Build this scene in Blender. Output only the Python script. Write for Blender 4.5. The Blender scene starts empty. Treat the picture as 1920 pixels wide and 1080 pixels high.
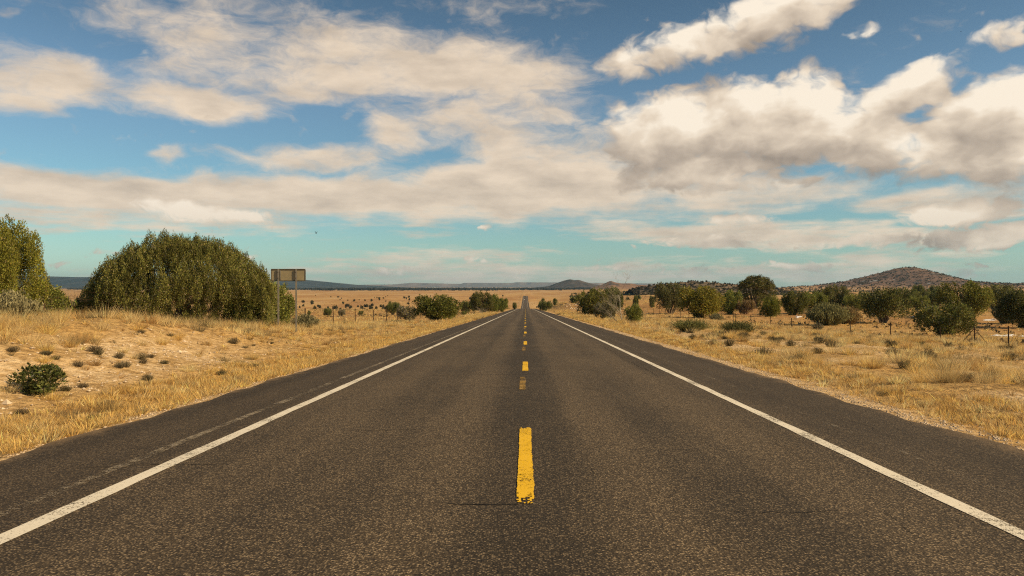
import bpy, bmesh, math, random
import numpy as np
from mathutils import Vector, Matrix

# ------------------------------------------------------------------ camera, sky, sun, exposure
S = bpy.context.scene
COL = S.collection
R = math.radians
F, CX, CY = 1400.0, 960.0, 540.0          # focal length of the lens in units of a 1920 wide frame
CAM_Z = 1.6
YAW, PITCH = math.atan(25 / F), -math.atan(3 / F)
cd = bpy.data.cameras.new('camera'); cam = bpy.data.objects.new('camera', cd); COL.objects.link(cam)
cd.sensor_width = 36; cd.lens = 36 * F / 1920; cd.clip_start = 0.1; cd.clip_end = 90000
cam.location = (0, 0, CAM_Z); cam.rotation_euler = (R(90) + PITCH, 0, YAW)
S.camera = cam
S.view_settings.view_transform = 'Standard'; S.view_settings.look = 'None'
S.view_settings.gamma = 1; S.view_settings.use_curve_mapping = False
S.view_settings.exposure = 0.38
SUN_EL, SUN_AZ = R(32), R(110)             # azimuth clockwise from straight down the road
sd = Vector((math.sin(SUN_AZ) * math.cos(SUN_EL), math.cos(SUN_AZ) * math.cos(SUN_EL), math.sin(SUN_EL)))
sl = bpy.data.lights.new('sun', 'SUN'); sun = bpy.data.objects.new('sun', sl); COL.objects.link(sun)
sl.energy = 5.0; sl.angle = R(0.5); sl.color = (1.0, 0.755, 0.43)
sun.rotation_euler = sd.to_track_quat('Z', 'Y').to_euler(); sun.location = (60, -20, 60)
S.cycles.max_bounces = 6; S.cycles.diffuse_bounces = 2; S.cycles.transparent_max_bounces = 6
S.cycles.volume_bounces = 0; S.cycles.use_denoising = False; S.cycles.filter_width = 1.15


class NT:
    """little helper for building node trees"""
    def __init__(s, tree): s.t = tree; s.n = tree.nodes; s.l = tree.links
    def new(s, kind, **kw):
        n = s.n.new(kind)
        for k, v in kw.items(): setattr(n, k, v)
        return n
    def put(s, sock, v):
        if isinstance(v, bpy.types.NodeSocket): s.l.new(v, sock)
        elif v is not None: sock.default_value = v
    def m(s, op, a, b=None, c=None, clamp=False):
        n = s.new('ShaderNodeMath', operation=op, use_clamp=clamp)
        s.put(n.inputs[0], a); s.put(n.inputs[1], b); s.put(n.inputs[2], c)
        return n.outputs[0]
    def v(s, op, a, b=None):
        n = s.new('ShaderNodeVectorMath', operation=op)
        s.put(n.inputs[0], a); s.put(n.inputs[1], b)
        return n.outputs[1] if op in ('LENGTH', 'DOT_PRODUCT') else n.outputs[0]
    def step(s, x, lo, hi, a=0.0, b=1.0, smooth=True):
        n = s.new('ShaderNodeMapRange', interpolation_type='SMOOTHSTEP' if smooth else 'LINEAR')
        s.put(n.inputs[0], x); s.put(n.inputs[1], lo); s.put(n.inputs[2], hi); s.put(n.inputs[3], a); s.put(n.inputs[4], b)
        return n.outputs[0]
    def mix(s, f, a, b, blend='MIX'):
        n = s.new('ShaderNodeMix', data_type='RGBA', blend_type=blend)
        s.put(n.inputs[0], f); s.put(n.inputs[6], a); s.put(n.inputs[7], b)
        return n.outputs[2]
    def noise(s, vec, scale, detail=4, rough=.55, dist=0.0, dim='3D'):
        n = s.new('ShaderNodeTexNoise', noise_dimensions=dim); s.put(n.inputs['Vector'], vec)
        n.inputs['Scale'].default_value = scale; n.inputs['Detail'].default_value = detail
        n.inputs['Roughness'].default_value = rough; n.inputs['Distortion'].default_value = dist
        return n.outputs[0]
    def ramp(s, f, stops):
        n = s.new('ShaderNodeValToRGB'); s.put(n.inputs[0], f); e = n.color_ramp.elements
        while len(e) < len(stops): e.new(.5)
        for k, (p, c) in enumerate(stops): e[k].position = p; e[k].color = (*c, 1)
        return n.outputs[0]


def az_el(px, py):
    dx = (px - 985) / F; de = (537 - py) / F
    return math.atan(dx), math.atan(de / math.sqrt(1 + dx * dx))


W = bpy.data.worlds.new('World'); S.world = W; W.use_nodes = True
W.cycles.sampling_method = 'MANUAL'; W.cycles.sample_map_resolution = 256
SKY_BLOBS_SOFT = [  # smooth sheets of cloud: where in the sky (as seen down the road), half sizes, weight, tilt
    (430, 40, 300, 85, .56, 0), (640, 75, 210, 60, .60, 0), (300, 20, 260, 60, .42, 0), (480, 125, 280, 62, .56, -6), (620, 120, 300, 66, .62, 0),
    (90, 140, 180, 62, .72, 0), (20, 185, 120, 40, .62, 0),
    (640, 145, 410, 52, .70, -4), (380, 190, 190, 40, .80, 0), (860, 130, 260, 62, .90, 4), (900, 210, 240, 75, .62, 0),
    (740, 250, 75, 42, .70, 0), (960, 280, 130, 60, .66, 0), (600, 297, 200, 34, .68, -3), (1040, 300, 220, 70, .70, 0),
    (190, 356, 470, 42, .95, 1), (650, 370, 420, 44, .95, 2), (1000, 350, 330, 70, .95, 0), (1150, 370, 220, 50, .62, 0),
    (120, 400, 300, 40, .64, 0), (380, 415, 300, 34, .58, 0), (860, 395, 130, 26, .62, 0), (1080, 393, 60, 24, .6, 0),
    (1380, 372, 330, 40, .66, -3), (1150, 425, 160, 26, .58, 3), (1400, 440, 330, 34, .80, 2), (1650, 445, 240, 24, .72, 0),
    (1760, 372, 230, 28, .66, -2), (1900, 392, 130, 24, .55, 0), (300, 284, 48, 15, .55, -8), (1210, 180, 60, 24, .40, -5),
    (800, 487, 280, 24, .56, -2), (1650, 488, 220, 22, .58, -5), (1000, 514, 560, 26, .66, 0), (1500, 510, 330, 26, .66, 0), (500, 512, 330, 26, .40, 0),
    (800, 437, 110, 12, .42, 0), (560, 432, 90, 10, .3, 0), (950, 18, 230, 38, .30, 0),
]
SKY_BLOBS_PUFF = [  # heaped clouds with firm edges and shaded undersides
    (1260, 255, 140, 90, .92, 0), (1390, 235, 150, 88, .92, 0), (1500, 230, 130, 92, .92, 0), (1620, 265, 150, 70, .85, 0),
    (1330, 320, 210, 50, .80, 0), (1700, 175, 140, 52, .74, -14), (1840, 225, 160, 88, .86, 0), (1900, 290, 190, 74, .9, 0), (1760, 290, 150, 60, .8, 0),
    (1330, 75, 170, 46, .72, -14), (1480, 25, 210, 60, .74, -12), (1175, 118, 85, 34, .62, -18), (1610, 62, 70, 18, .48, -6), (1880, 62, 95, 26, .58, -10),
    (395, 400, 160, 26, .76, 3), (1780, 400, 120, 28, .90, -4), (1850, 440, 180, 28, .92, -3), (1640, 456, 150, 16, .6, 0), (1340, 458, 150, 18, .6, 0),
    (1380, 410, 100, 16, .62, 0), (910, 425, 22, 11, .6, 0), (465, 478, 36, 9, .52, 0), (110, 495, 40, 9, .5, 0), (195, 476, 30, 7, .45, 0), (1480, 496, 90, 12, .6, 0),
    (1150, 500, 60, 9, .5, 0), (1810, 497, 26, 9, .5, 0), (1780, 515, 60, 9, .5, 0), (1290, 508, 90, 9, .5, 0), (720, 505, 90, 9, .48, 0), (900, 490, 50, 7, .46, 0),
]


def build_world():
    g = bpy.data.node_groups.new('cloud_field', 'ShaderNodeTree')
    g.interface.new_socket('P', in_out='INPUT', socket_type='NodeSocketVector')
    g.interface.new_socket('Soft', in_out='OUTPUT', socket_type='NodeSocketFloat')
    g.interface.new_socket('Puff', in_out='OUTPUT', socket_type='NodeSocketFloat'); g.interface.new_socket('Heap', in_out='OUTPUT', socket_type='NodeSocketFloat')
    t = NT(g); gi = t.new('NodeGroupInput'); go = t.new('NodeGroupOutput'); P = gi.outputs[0]
    wn = t.new('ShaderNodeTexNoise', noise_dimensions='2D'); t.put(wn.inputs['Vector'], t.v('MULTIPLY', P, (5, 11, 1)))
    wn.inputs['Scale'].default_value = 2.2; wn.inputs['Detail'].default_value = 3
    warp = t.v('MULTIPLY', t.v('SUBTRACT', wn.outputs['Color'], (.5, .5, .5)), (.055, .028, 0))
    Pw = t.v('ADD', P, warp)
    def layer(blobs, last=None):
        tot = None
        for (px, py, rx, ry, w, rot) in blobs:
            a, e = az_el(px, py)
            mp = t.new('ShaderNodeMapping', vector_type='TEXTURE')       # each step waits for the one before (keeps the shader stack short)
            t.put(mp.inputs[0], Pw if last is None else t.v('ADD', Pw, t.m('MULTIPLY', last, 1e-7)))
            k = math.cos(a)
            mp.inputs[1].default_value = (a, e, 0); mp.inputs[2].default_value = (0, 0, -R(rot))
            mp.inputs[3].default_value = (rx / F * k * k * 1.12, ry / F * k * 1.12, 1)
            x = t.step(t.v('LENGTH', mp.outputs[0]), 1.40, 0.15, 0.0, w * 1.08)
            tot = last = x if tot is None else t.m('SMOOTH_MAX', tot, x, .16)
        return tot
    el = t.new('ShaderNodeSeparateXYZ'); t.put(el.inputs[0], P)
    low = t.step(el.outputs[1], R(8.5), R(2.5))
    hi = t.m('SUBTRACT', 1.0, low)
    nA = t.noise(t.v('MULTIPLY', Pw, (7, 17, 1)), 1.5, 8, .64, dim='2D')
    nA2 = t.noise(t.v('MULTIPLY', P, (11, 75, 1)), 1.6, 6, .6, dim='2D')
    nAm = t.m('ADD', t.m('MULTIPLY', nA, hi), t.m('MULTIPLY', nA2, low))
    soft = t.m('ADD', layer(SKY_BLOBS_SOFT), t.m('MULTIPLY', t.m('SUBTRACT', nAm, .5), 1.10))
    def puffs(k, amp):
        n = t.noise(t.v('MULTIPLY', Pw, (12 * k, 17 * k, 1)), 1.5, 8, .56, dim='2D')
        bl = t.m('SUBTRACT', t.noise(t.v('MULTIPLY', Pw, (14 * k, 19 * k, 1)), 1.9, 3, .45, dim='2D'), .5); bl = t.m('SQRT', t.m('ADD', t.m('MULTIPLY', bl, bl), .0012))   # rounded heaps
        return t.m('ADD', t.m('MULTIPLY', t.m('SUBTRACT', n, .5), amp), t.m('MULTIPLY', t.m('SUBTRACT', bl, .09), 1.0))
    nBm = t.m('ADD', t.m('MULTIPLY', puffs(1.0, 1.0), hi), t.m('MULTIPLY', puffs(2.6, .95), low))
    shape = layer(SKY_BLOBS_PUFF); puff = t.m('ADD', shape, nBm)
    heap = t.m('ADD', shape, t.m('MULTIPLY', t.m('SUBTRACT', t.noise(t.v('MULTIPLY', Pw, (11, 15, 1)), 1.5, 3.5, .5, dim='2D'), .5), 1.25))
    t.put(go.inputs[2], heap)
    t.put(go.inputs[0], soft); t.put(go.inputs[1], puff)

    w = NT(W.node_tree); w.n.clear()
    out = w.new('ShaderNodeOutputWorld'); bg = w.new('ShaderNodeBackground'); w.l.new(bg.outputs[0], out.inputs[0])
    tc = w.new('ShaderNodeTexCoord'); sp = w.new('ShaderNodeSeparateXYZ'); w.l.new(tc.outputs['Generated'], sp.inputs[0])
    az = w.m('ARCTAN2', sp.outputs[0], sp.outputs[1]); el = w.m('ARCSINE', sp.outputs[2])
    cb = w.new('ShaderNodeCombineXYZ'); w.put(cb.inputs[0], az); w.put(cb.inputs[1], el); P = cb.outputs[0]
    sky = w.new('ShaderNodeTexSky', sky_type='NISHITA', sun_disc=False)
    sky.sun_elevation = SUN_EL; sky.sun_rotation = SUN_AZ; sky.altitude = 1500; sky.dust_density = .6; sky.ozone_density = 1.5
    # the warm grade of the air: teal towards the horizon, plain blue high up
    tint = w.ramp(w.m('DIVIDE', el, R(90), clamp=True), [(0.0, (.60, .70, .68)), (.035, (.60, .76, .66)), (.085, (.64, .82, .75)), (.15, (.72, .83, .78)), (.25, (.50, .60, .57)), (1.0, (.9, .86, .68))])
    base = w.mix(1.0, sky.outputs[0], tint, 'MULTIPLY')
    def field(p):
        n = w.new('ShaderNodeGroup'); n.node_tree = g; w.put(n.inputs[0], p); return n.outputs
    A, B, Hp = field(P)
    _, B2, Hp2 = field(w.v('ADD', P, (.016, .030, 0)))          # a little way towards the sun
    STR = .092
    def c(r, g_, b): return (r / .1, g_ / .1, b / .1, 1)
    aA = w.m('MULTIPLY', w.step(A, .20, .86), .96)
    relief = w.m('SUBTRACT', w.noise(w.v('MULTIPLY', P, (8, 26, 1)), 1.4, 5, .55, dim='2D'), w.noise(w.v('MULTIPLY', w.v('ADD', P, (.012, .02, 0)), (8, 26, 1)), 1.4, 5, .55, dim='2D'))
    litA = w.m('ADD', w.m('MULTIPLY', relief, .8), w.m('SUBTRACT', .86, w.m('MULTIPLY', w.step(A, .7, 1.5), .30)), clamp=True)
    colA = w.mix(litA, c(.31, .25, .20), c(.72, .585, .445))
    x = w.mix(aA, base, colA)
    aB = w.step(B, .28, .70)
    litB = w.m('ADD', w.m('ADD', w.m('MULTIPLY', w.m('MULTIPLY', w.m('SUBTRACT', Hp, Hp2), .75), w.step(el, R(8), R(4.5), 1.0, .7)), w.m('MULTIPLY', w.m('SUBTRACT', B, B2), .22)), .56, clamp=True)
    litB = w.m('MULTIPLY', litB, w.step(el, R(7), R(3), 1.0, .82))
    colB = w.ramp(litB, [(0.0, (.29, .235, .19)), (.4, (.46, .375, .295)), (.75, (.68, .565, .44)), (1.0, (.84, .735, .60))])
    colB = w.mix(1.0, colB, (10, 10, 10, 1), 'MULTIPLY')
    x = w.mix(aB, x, colB)
    w.put(bg.inputs[0], x); bg.inputs[1].default_value = STR
build_world()

# ------------------------------------------------------------------ naming and mesh helpers
def tag(o, label=None, cat=None, group=None, kind=None):
    if label: o['label'] = label
    if cat: o['category'] = cat
    if group: o['group'] = group
    if kind: o['kind'] = kind
    return o

def link(name, me, mat=None, parent=None):
    o = bpy.data.objects.new(name, me); COL.objects.link(o)
    if mat and me is not None and len(me.materials) == 0: me.materials.append(mat)
    if parent: o.parent = parent
    return o

def empty(name, loc=(0, 0, 0)):
    o = bpy.data.objects.new(name, None); COL.objects.link(o); o.location = loc; o.empty_display_size = .3
    return o

def mesh(name, V, Fc, tint=None, smooth=False):
    """V (n,3); Fc (m,k) of one face size, or a list of such arrays"""
    V = np.asarray(V, dtype=np.float32); groups = Fc if isinstance(Fc, list) else [Fc]
    groups = [np.asarray(f, dtype=np.int32) for f in groups if len(f)]
    me = bpy.data.meshes.new(name)
    me.vertices.add(len(V)); me.vertices.foreach_set('co', V.ravel())
    tot = np.concatenate([np.full(len(f), f.shape[1], dtype=np.int32) for f in groups])
    li = np.concatenate([f.ravel() for f in groups])
    me.loops.add(len(li)); me.loops.foreach_set('vertex_index', li)
    me.polygons.add(len(tot)); st = np.zeros(len(tot), dtype=np.int32); st[1:] = np.cumsum(tot)[:-1]
    me.polygons.foreach_set('loop_start', st); me.polygons.foreach_set('loop_total', tot)
    me.polygons.foreach_set('use_smooth', np.full(len(tot), smooth, dtype=bool))
    if tint is not None:
        a = me.attributes.new('tint', 'FLOAT_COLOR', 'POINT')
        c = np.ones((len(V), 4), dtype=np.float32); c[:, :3] = tint; a.data.foreach_set('color', c.ravel())
    me.update(calc_edges=True); me.validate()
    return me

class Acc:
    """collects pieces with faces of several sizes into one mesh"""
    def __init__(s): s.V = []; s.F = {}; s.n = 0
    def add(s, V, Fc):
        V = np.asarray(V, float); Fc = np.asarray(Fc, int); s.V.append(V)
        s.F.setdefault(Fc.shape[1], []).append(Fc + s.n); s.n += len(V)
    def tube(s, pts, rad, k=6, cap=True):
        pts = np.asarray(pts, float); n = len(pts); rad = np.broadcast_to(np.asarray(rad, float), (n,))
        d = np.gradient(pts, axis=0); d /= np.linalg.norm(d, axis=1)[:, None] + 1e-9
        ref = np.where(np.abs(d[:, 2:3]) > .9, np.array([[1., 0, 0]]), np.array([[0., 0, 1]]))
        a = np.cross(d, ref); a /= np.linalg.norm(a, axis=1)[:, None] + 1e-9; b = np.cross(d, a)
        th = np.arange(k) * 2 * math.pi / k
        V = (pts[:, None] + rad[:, None, None] * (np.cos(th)[None, :, None] * a[:, None] + np.sin(th)[None, :, None] * b[:, None])).reshape(-1, 3)
        i = np.arange(n - 1)[:, None] * k + np.arange(k)[None]; j = np.arange(n - 1)[:, None] * k + (np.arange(k)[None] + 1) % k
        s.add(V, np.stack([i, j, j + k, i + k], -1).reshape(-1, 4))
        if cap:
            s.add(np.vstack([V[:k], V[-k:]]), np.vstack([np.arange(k)[::-1], np.arange(k) + k]))
    def box(s, lo, hi):
        x0, y0, z0 = lo; x1, y1, z1 = hi
        s.add([(x0, y0, z0), (x1, y0, z0), (x1, y1, z0), (x0, y1, z0), (x0, y0, z1), (x1, y0, z1), (x1, y1, z1), (x0, y1, z1)],
              [(0, 3, 2, 1), (4, 5, 6, 7), (0, 1, 5, 4), (1, 2, 6, 5), (2, 3, 7, 6), (3, 0, 4, 7)])
    def mesh(s, name, smooth=False):
        return mesh(name, np.vstack(s.V), [np.vstack(f) for f in s.F.values()], smooth=smooth)

def sstep(a, b, x):
    t = np.clip((x - a) / (b - a), 0, 1); return t * t * (3 - 2 * t)

def vnoise(x, y, seed=0):
    """smooth value noise 0..1"""
    x = np.asarray(x, float); y = np.asarray(y, float)
    xi = np.floor(x).astype(np.int64); yi = np.floor(y).astype(np.int64); fx = x - xi; fy = y - yi
    fx = fx * fx * (3 - 2 * fx); fy = fy * fy * (3 - 2 * fy)
    def h(a, b):
        n = (a * 374761393 + b * 668265263 + seed * 974711) & 0xffffffff
        n = ((n ^ (n >> 13)) * 1274126177) & 0xffffffff
        return ((n ^ (n >> 16)) & 0xffff) / 65535.0
    return (h(xi, yi) * (1 - fx) + h(xi + 1, yi) * fx) * (1 - fy) + (h(xi, yi + 1) * (1 - fx) + h(xi + 1, yi + 1) * fx) * fy

def fbm(x, y, seed=0, o=4):
    s = 0; a = .5
    for k in range(o): s = s + a * vnoise(x * 2 ** k, y * 2 ** k, seed + k * 17); a *= .5
    return s / (1 - .5 ** o)

# ------------------------------------------------------------------ lie of the land
_ky = np.array([-200, 0, 430, 520, 640, 760, 880, 1050, 1250, 1500, 1750, 1900, 2300, 3000, 20000.])
_kz = np.array([5.1, 0, -11.0, -14.8, -20.5, -24.6, -26.0, -26.2, -25.3, -23.4, -21.2, -21.4, -22.6, -22.3, -23.])
_gy = np.arange(-200, 20001, 5.0)
_gz = np.interp(_gy, _ky, _kz); _k = np.hanning(31); _k /= _k.sum()
_gz = np.convolve(np.pad(_gz, 15, mode='reflect', reflect_type='odd'), _k, 'valid')
def zroad(y): return np.interp(y, _gy, _gz)
_ry = [-200, 0, 30, 60, 95, 200, 400, 700, 1200, 3000, 6000, 20000.]
_rz = [-1.5, -2.0, -2.2, -3.2, -4.5, -4.7, -7.5, -10, -12, -12.5, -21, -23.]
_by = [-200, 0, 12, 22, 34, 46, 60, 80, 110, 200]
_bz = [1.2, 1.3, 1.45, 1.45, .78, .22, -.05, -.35, -.5, -.5]
EDGE = 5.65
def H(x, y):
    x = np.asarray(x, float); y = np.asarray(y, float); zb = zroad(y); ax = np.abs(x)
    off = sstep(5.8, 9, ax)
    z = zb - .10 - .06 * sstep(5.7, 6.6, ax) + .10 * sstep(6.6, 8.2, ax)
    bank = np.interp(y, _by, _bz)
    z = z + np.where(x < 0, bank * (.82 * sstep(7.4, 13.5, -x) + .18 * sstep(13.5, 22, -x)), 0)
    z = z + np.where(x < 0, -1.2 * sstep(26, 60, -x) * sstep(300, 40, y) * sstep(5, 40, y), 0)
    zr = zb - .12 - .55 * sstep(8, 24, x); t = sstep(23, 35 + .15 * np.clip(y - 60, 0, 4000), x)
    rise = 3.2 * sstep(8, 17, x) * sstep(150, 50, x) * sstep(190, 310, y) * sstep(680, 430, y)
    z = z + np.where(x <= 8, rise, 0)
    z = np.where(x > 0, np.where(x > 8, rise + zr * (1 - t) + np.interp(y, _ry, _rz) * t, z), z)
    far = sstep(150, 700, np.hypot(x, y))
    z = z + off * ((fbm(x / 3.1, y / 3.1, 3) - .5) * .42 + (fbm(x / 1.3 + y * .31, y / .9 - x * .27, 5, 3) - .5) * .19) * (1 - far)
    z = z + off * sstep(10, 60, ax) * (fbm(x / 40, y / 40, 9) - .5) * (.5 + 1.6 * far)
    return z

def ray(px, py):
    u = Vector(((px - CX) / F, 1, -(py - CY) / F))
    return Matrix.Rotation(YAW, 3, 'Z') @ (Matrix.Rotation(PITCH, 3, 'X') @ u)
def at(px, Y):                       # the spot on the land at distance Y in the direction px
    d = ray(px, 540); x = d.x * Y / d.y
    return float(x), float(Y), float(H(x, Y))
def ztop(px, py, Y):
    d = ray(px, py); return CAM_Z + d.z * Y / d.y

# ------------------------------------------------------------------ materials
def material(name, rough=.9, spec=.2):
    m = bpy.data.materials.new(name); m.use_nodes = True; t = NT(m.node_tree)
    b = t.n['Principled BSDF']; b.inputs['Roughness'].default_value = rough; b.inputs['Specular IOR Level'].default_value = spec
    return m, t, b
def pos(t): return t.new('ShaderNodeNewGeometry').outputs['Position']
def objco(t): return t.new('ShaderNodeTexCoord').outputs['Object']
def bump(t, b, h, strength, dist):
    n = t.new('ShaderNodeBump'); n.inputs['Strength'].default_value = strength; n.inputs['Distance'].default_value = dist
    t.put(n.inputs['Height'], h); t.l.new(n.outputs[0], b.inputs['Normal'])

def mat_ground():
    m, t, b = material('dry_soil', .95, .05); p = pos(t)
    at_ = t.new('ShaderNodeAttribute', attribute_name='tint'); sep = t.new('ShaderNodeSeparateColor'); t.l.new(at_.outputs['Color'], sep.inputs[0])
    bare, far = sep.outputs[0], sep.outputs[1]
    n1 = t.noise(p, .35, 6, .62); n2 = t.noise(p, 4.5, 5, .65); n3 = t.noise(t.v('MULTIPLY', p, (1, .35, 1)), .02, 5, .6)
    sand = t.mix(t.step(n2, .35, .68), (.42, .275, .13, 1), (.70, .53, .325, 1))
    straw = t.mix(t.step(n2, .36, .62), (.27, .165, .068, 1), (.52, .335, .135, 1))
    near = t.mix(t.m('MULTIPLY', bare, t.step(n1, .30, .55), clamp=True), straw, sand)
    f1 = t.mix(t.step(n3, .38, .62), (.37, .205, .085, 1), (.48, .30, .125, 1))
    n4 = t.noise(t.v('MULTIPLY', p, (1, .25, 1)), .006, 4, .6)
    f2 = t.mix(t.step(n4, .5, .66), f1, (.50, .34, .17, 1))
    n5 = t.noise(p, .30, 5, .7)
    f3 = t.mix(t.m('MULTIPLY', t.step(n5, .53, .66), .55), f2, (.17, .115, .05, 1))
    t.put(b.inputs['Base Color'], t.mix(far, near, f3))
    bump(t, b, t.m('ADD', t.noise(p, 9, 5, .7), t.m('MULTIPLY', n2, 1.5)), .9, .05)
    return m

def mat_asphalt():
    m, t, b = material('weathered_asphalt', .85, .25); p = pos(t)
    sp = t.new('ShaderNodeSeparateXYZ'); t.l.new(p, sp.inputs[0])
    v = t.new('ShaderNodeTexVoronoi'); t.put(v.inputs['Vector'], p); v.inputs['Scale'].default_value = 68
    cs = t.new('ShaderNodeSeparateColor'); t.l.new(v.outputs['Color'], cs.inputs[0])
    v2 = t.new('ShaderNodeTexVoronoi'); t.put(v2.inputs['Vector'], p); v2.inputs['Scale'].default_value = 55
    cs2 = t.new('ShaderNodeSeparateColor'); t.l.new(v2.outputs['Color'], cs2.inputs[0])
    st = t.m('MULTIPLY', t.step(cs.outputs[0], .45, 1.0), t.step(v.outputs['Distance'], .75, .25))
    st2 = t.m('MULTIPLY', t.step(cs2.outputs[0], .72, 1.0), t.step(v2.outputs['Distance'], .55, .2))
    streak = t.noise(t.v('MULTIPLY', p, (1.3, .035, 1)), 1.0, 5, .6)
    patch = t.noise(t.v('MULTIPLY', p, (1, .45, 1)), .55, 6, .65)
    tr = t.m('ABSOLUTE', t.m('SUBTRACT', t.m('ABSOLUTE', sp.outputs[0]), 1.8))        # polished wheel paths either side of the lane middle
    wheel = t.step(t.m('ABSOLUTE', t.m('SUBTRACT', tr, .85)), .55, .1)
    mid = t.step(t.m('ABSOLUTE', sp.outputs[0]), .75, .25)                            # dark oily joint along the centre
    lane = t.m('ADD', t.m('MULTIPLY', wheel, .20), t.m('MULTIPLY', mid, -.20))
    shoulder = t.step(t.m('ABSOLUTE', sp.outputs[0]), 3.7, 3.95)
    val = t.m('ADD', t.m('ADD', t.m('MULTIPLY', streak, .9), t.m('MULTIPLY', patch, .9)), lane)
    base = t.mix(t.step(val, .55, 1.25), (.031, .0230, .0145, 1), (.074, .0530, .0315, 1))
    base = t.mix(t.m('MULTIPLY', shoulder, .45), base, (.040, .029, .019, 1))
    amt = t.m('MULTIPLY', st, t.m('SUBTRACT', t.step(val, .35, 1.3, .35, 1.0), t.m('MULTIPLY', shoulder, .35)))
    base = t.mix(t.m('MULTIPLY', amt, .95), base, (.40, .295, .18, 1))
    base = t.mix(t.m('MULTIPLY', st2, .5), base, (.42, .32, .21, 1))
    pit = t.m('MULTIPLY', t.step(cs.outputs[1], .72, .9), .75)
    base = t.mix(pit, base, (.012, .009, .007, 1))
    # sand blown over the pavement's edge
    ed = t.m('ADD', t.m('ABSOLUTE', sp.outputs[0]), t.m('MULTIPLY', t.m('SUBTRACT', t.noise(p, 1.3, 6, .7), .5), 1.1))
    base = t.mix(t.m('MULTIPLY', t.step(ed, 5.42, 5.85), .7), base, (.23, .155, .085, 1))
    t.put(b.inputs['Base Color'], base)
    bump(t, b, t.m('ADD', v.outputs['Distance'], t.m('MULTIPLY', t.noise(p, 140, 2), .5)), .55, .008)
    return m

def mat_paint(name, col, wear, scale=18):
    m, t, b = material(name, .7, .3); p = pos(t)
    n = t.noise(p, scale, 6, .75); n2 = t.noise(p, 1.2, 3); n3 = t.noise(p, 75, 3, .7)
    keep = t.step(t.m('ADD', t.m('ADD', n, t.m('MULTIPLY', t.m('SUBTRACT', n2, .5), .5)), t.m('MULTIPLY', t.m('SUBTRACT', n3, .5), 1.15)), wear - .05, wear + .06)
    c = t.mix(t.m('MULTIPLY', t.step(n, .3, .7), .35), col, tuple(x * .62 for x in col[:3]) + (1,))
    t.put(b.inputs['Base Color'], c)
    tr = t.new('ShaderNodeBsdfTransparent'); mx = t.new('ShaderNodeMixShader'); t.put(mx.inputs[0], keep)
    t.l.new(tr.outputs[0], mx.inputs[1]); t.l.new(b.outputs[0], mx.inputs[2]); t.l.new(mx.outputs[0], t.n['Material Output'].inputs[0])
    bump(t, b, n3, .4, .004)
    return m

def mat_leaf(name, trans=.25, use_obj=True, sat=1.0):
    """leaf colour = the plant's own colour (object colour) times each spray's own tint"""
    m, t, b = material(name, .75, .15)
    a = t.new('ShaderNodeAttribute', attribute_name='tint').outputs['Color']
    if use_obj: a = t.mix(1.0, t.new('ShaderNodeObjectInfo').outputs['Color'], a, 'MULTIPLY')
    t.put(b.inputs['Base Color'], a)
    tl = t.new('ShaderNodeBsdfTranslucent'); t.put(tl.inputs[0], a); mx = t.new('ShaderNodeMixShader'); mx.inputs[0].default_value = trans
    t.l.new(b.outputs[0], mx.inputs[1]); t.l.new(tl.outputs[0], mx.inputs[2]); t.l.new(mx.outputs[0], t.n['Material Output'].inputs[0])
    return m

def mat_plain(name, c0, c1, scale=6, rough=.85, spec=.2, metal=0, bmp=.3):
    m, t, b = material(name, rough, spec); p = objco(t); n = t.noise(p, scale, 6, .65)
    t.put(b.inputs['Base Color'], t.mix(t.step(n, .33, .67), (*c0, 1), (*c1, 1))); b.inputs['Metallic'].default_value = metal
    bump(t, b, n, bmp, .02)
    return m

def mat_hill(name, soil, scrub, rock, scale, cover, snow=0.0, skirt=None):
    m, t, b = material(name, .95, .05); p = pos(t)
    n = t.noise(p, scale, 6, .68); n2 = t.noise(p, scale * .18, 5, .6); n3 = t.noise(p, scale * .5, 5, .7)
    c = t.mix(t.step(n2, .35, .65), (*soil, 1), (*rock, 1))
    c = t.mix(t.step(t.m('ADD', n, t.m('MULTIPLY', t.m('SUBTRACT', n2, .5), .5)), cover, cover + .06), c, (*scrub, 1))
    if skirt:
        sz = t.new('ShaderNodeSeparateXYZ'); t.l.new(p, sz.inputs[0])
        c = t.mix(t.m('MULTIPLY', t.step(t.m('ADD', sz.outputs[2], t.m('MULTIPLY', n2, 14)), skirt[0], skirt[1]), t.step(n, cover + .07, cover + .02)), c, (.46, .29, .15, 1))
    if snow: c = t.mix(t.m('MULTIPLY', t.step(n3, .60, .66), snow), c, (.72, .72, .74, 1))
    t.put(b.inputs['Base Color'], c); bump(t, b, n, .6, 4)
    return m

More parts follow.
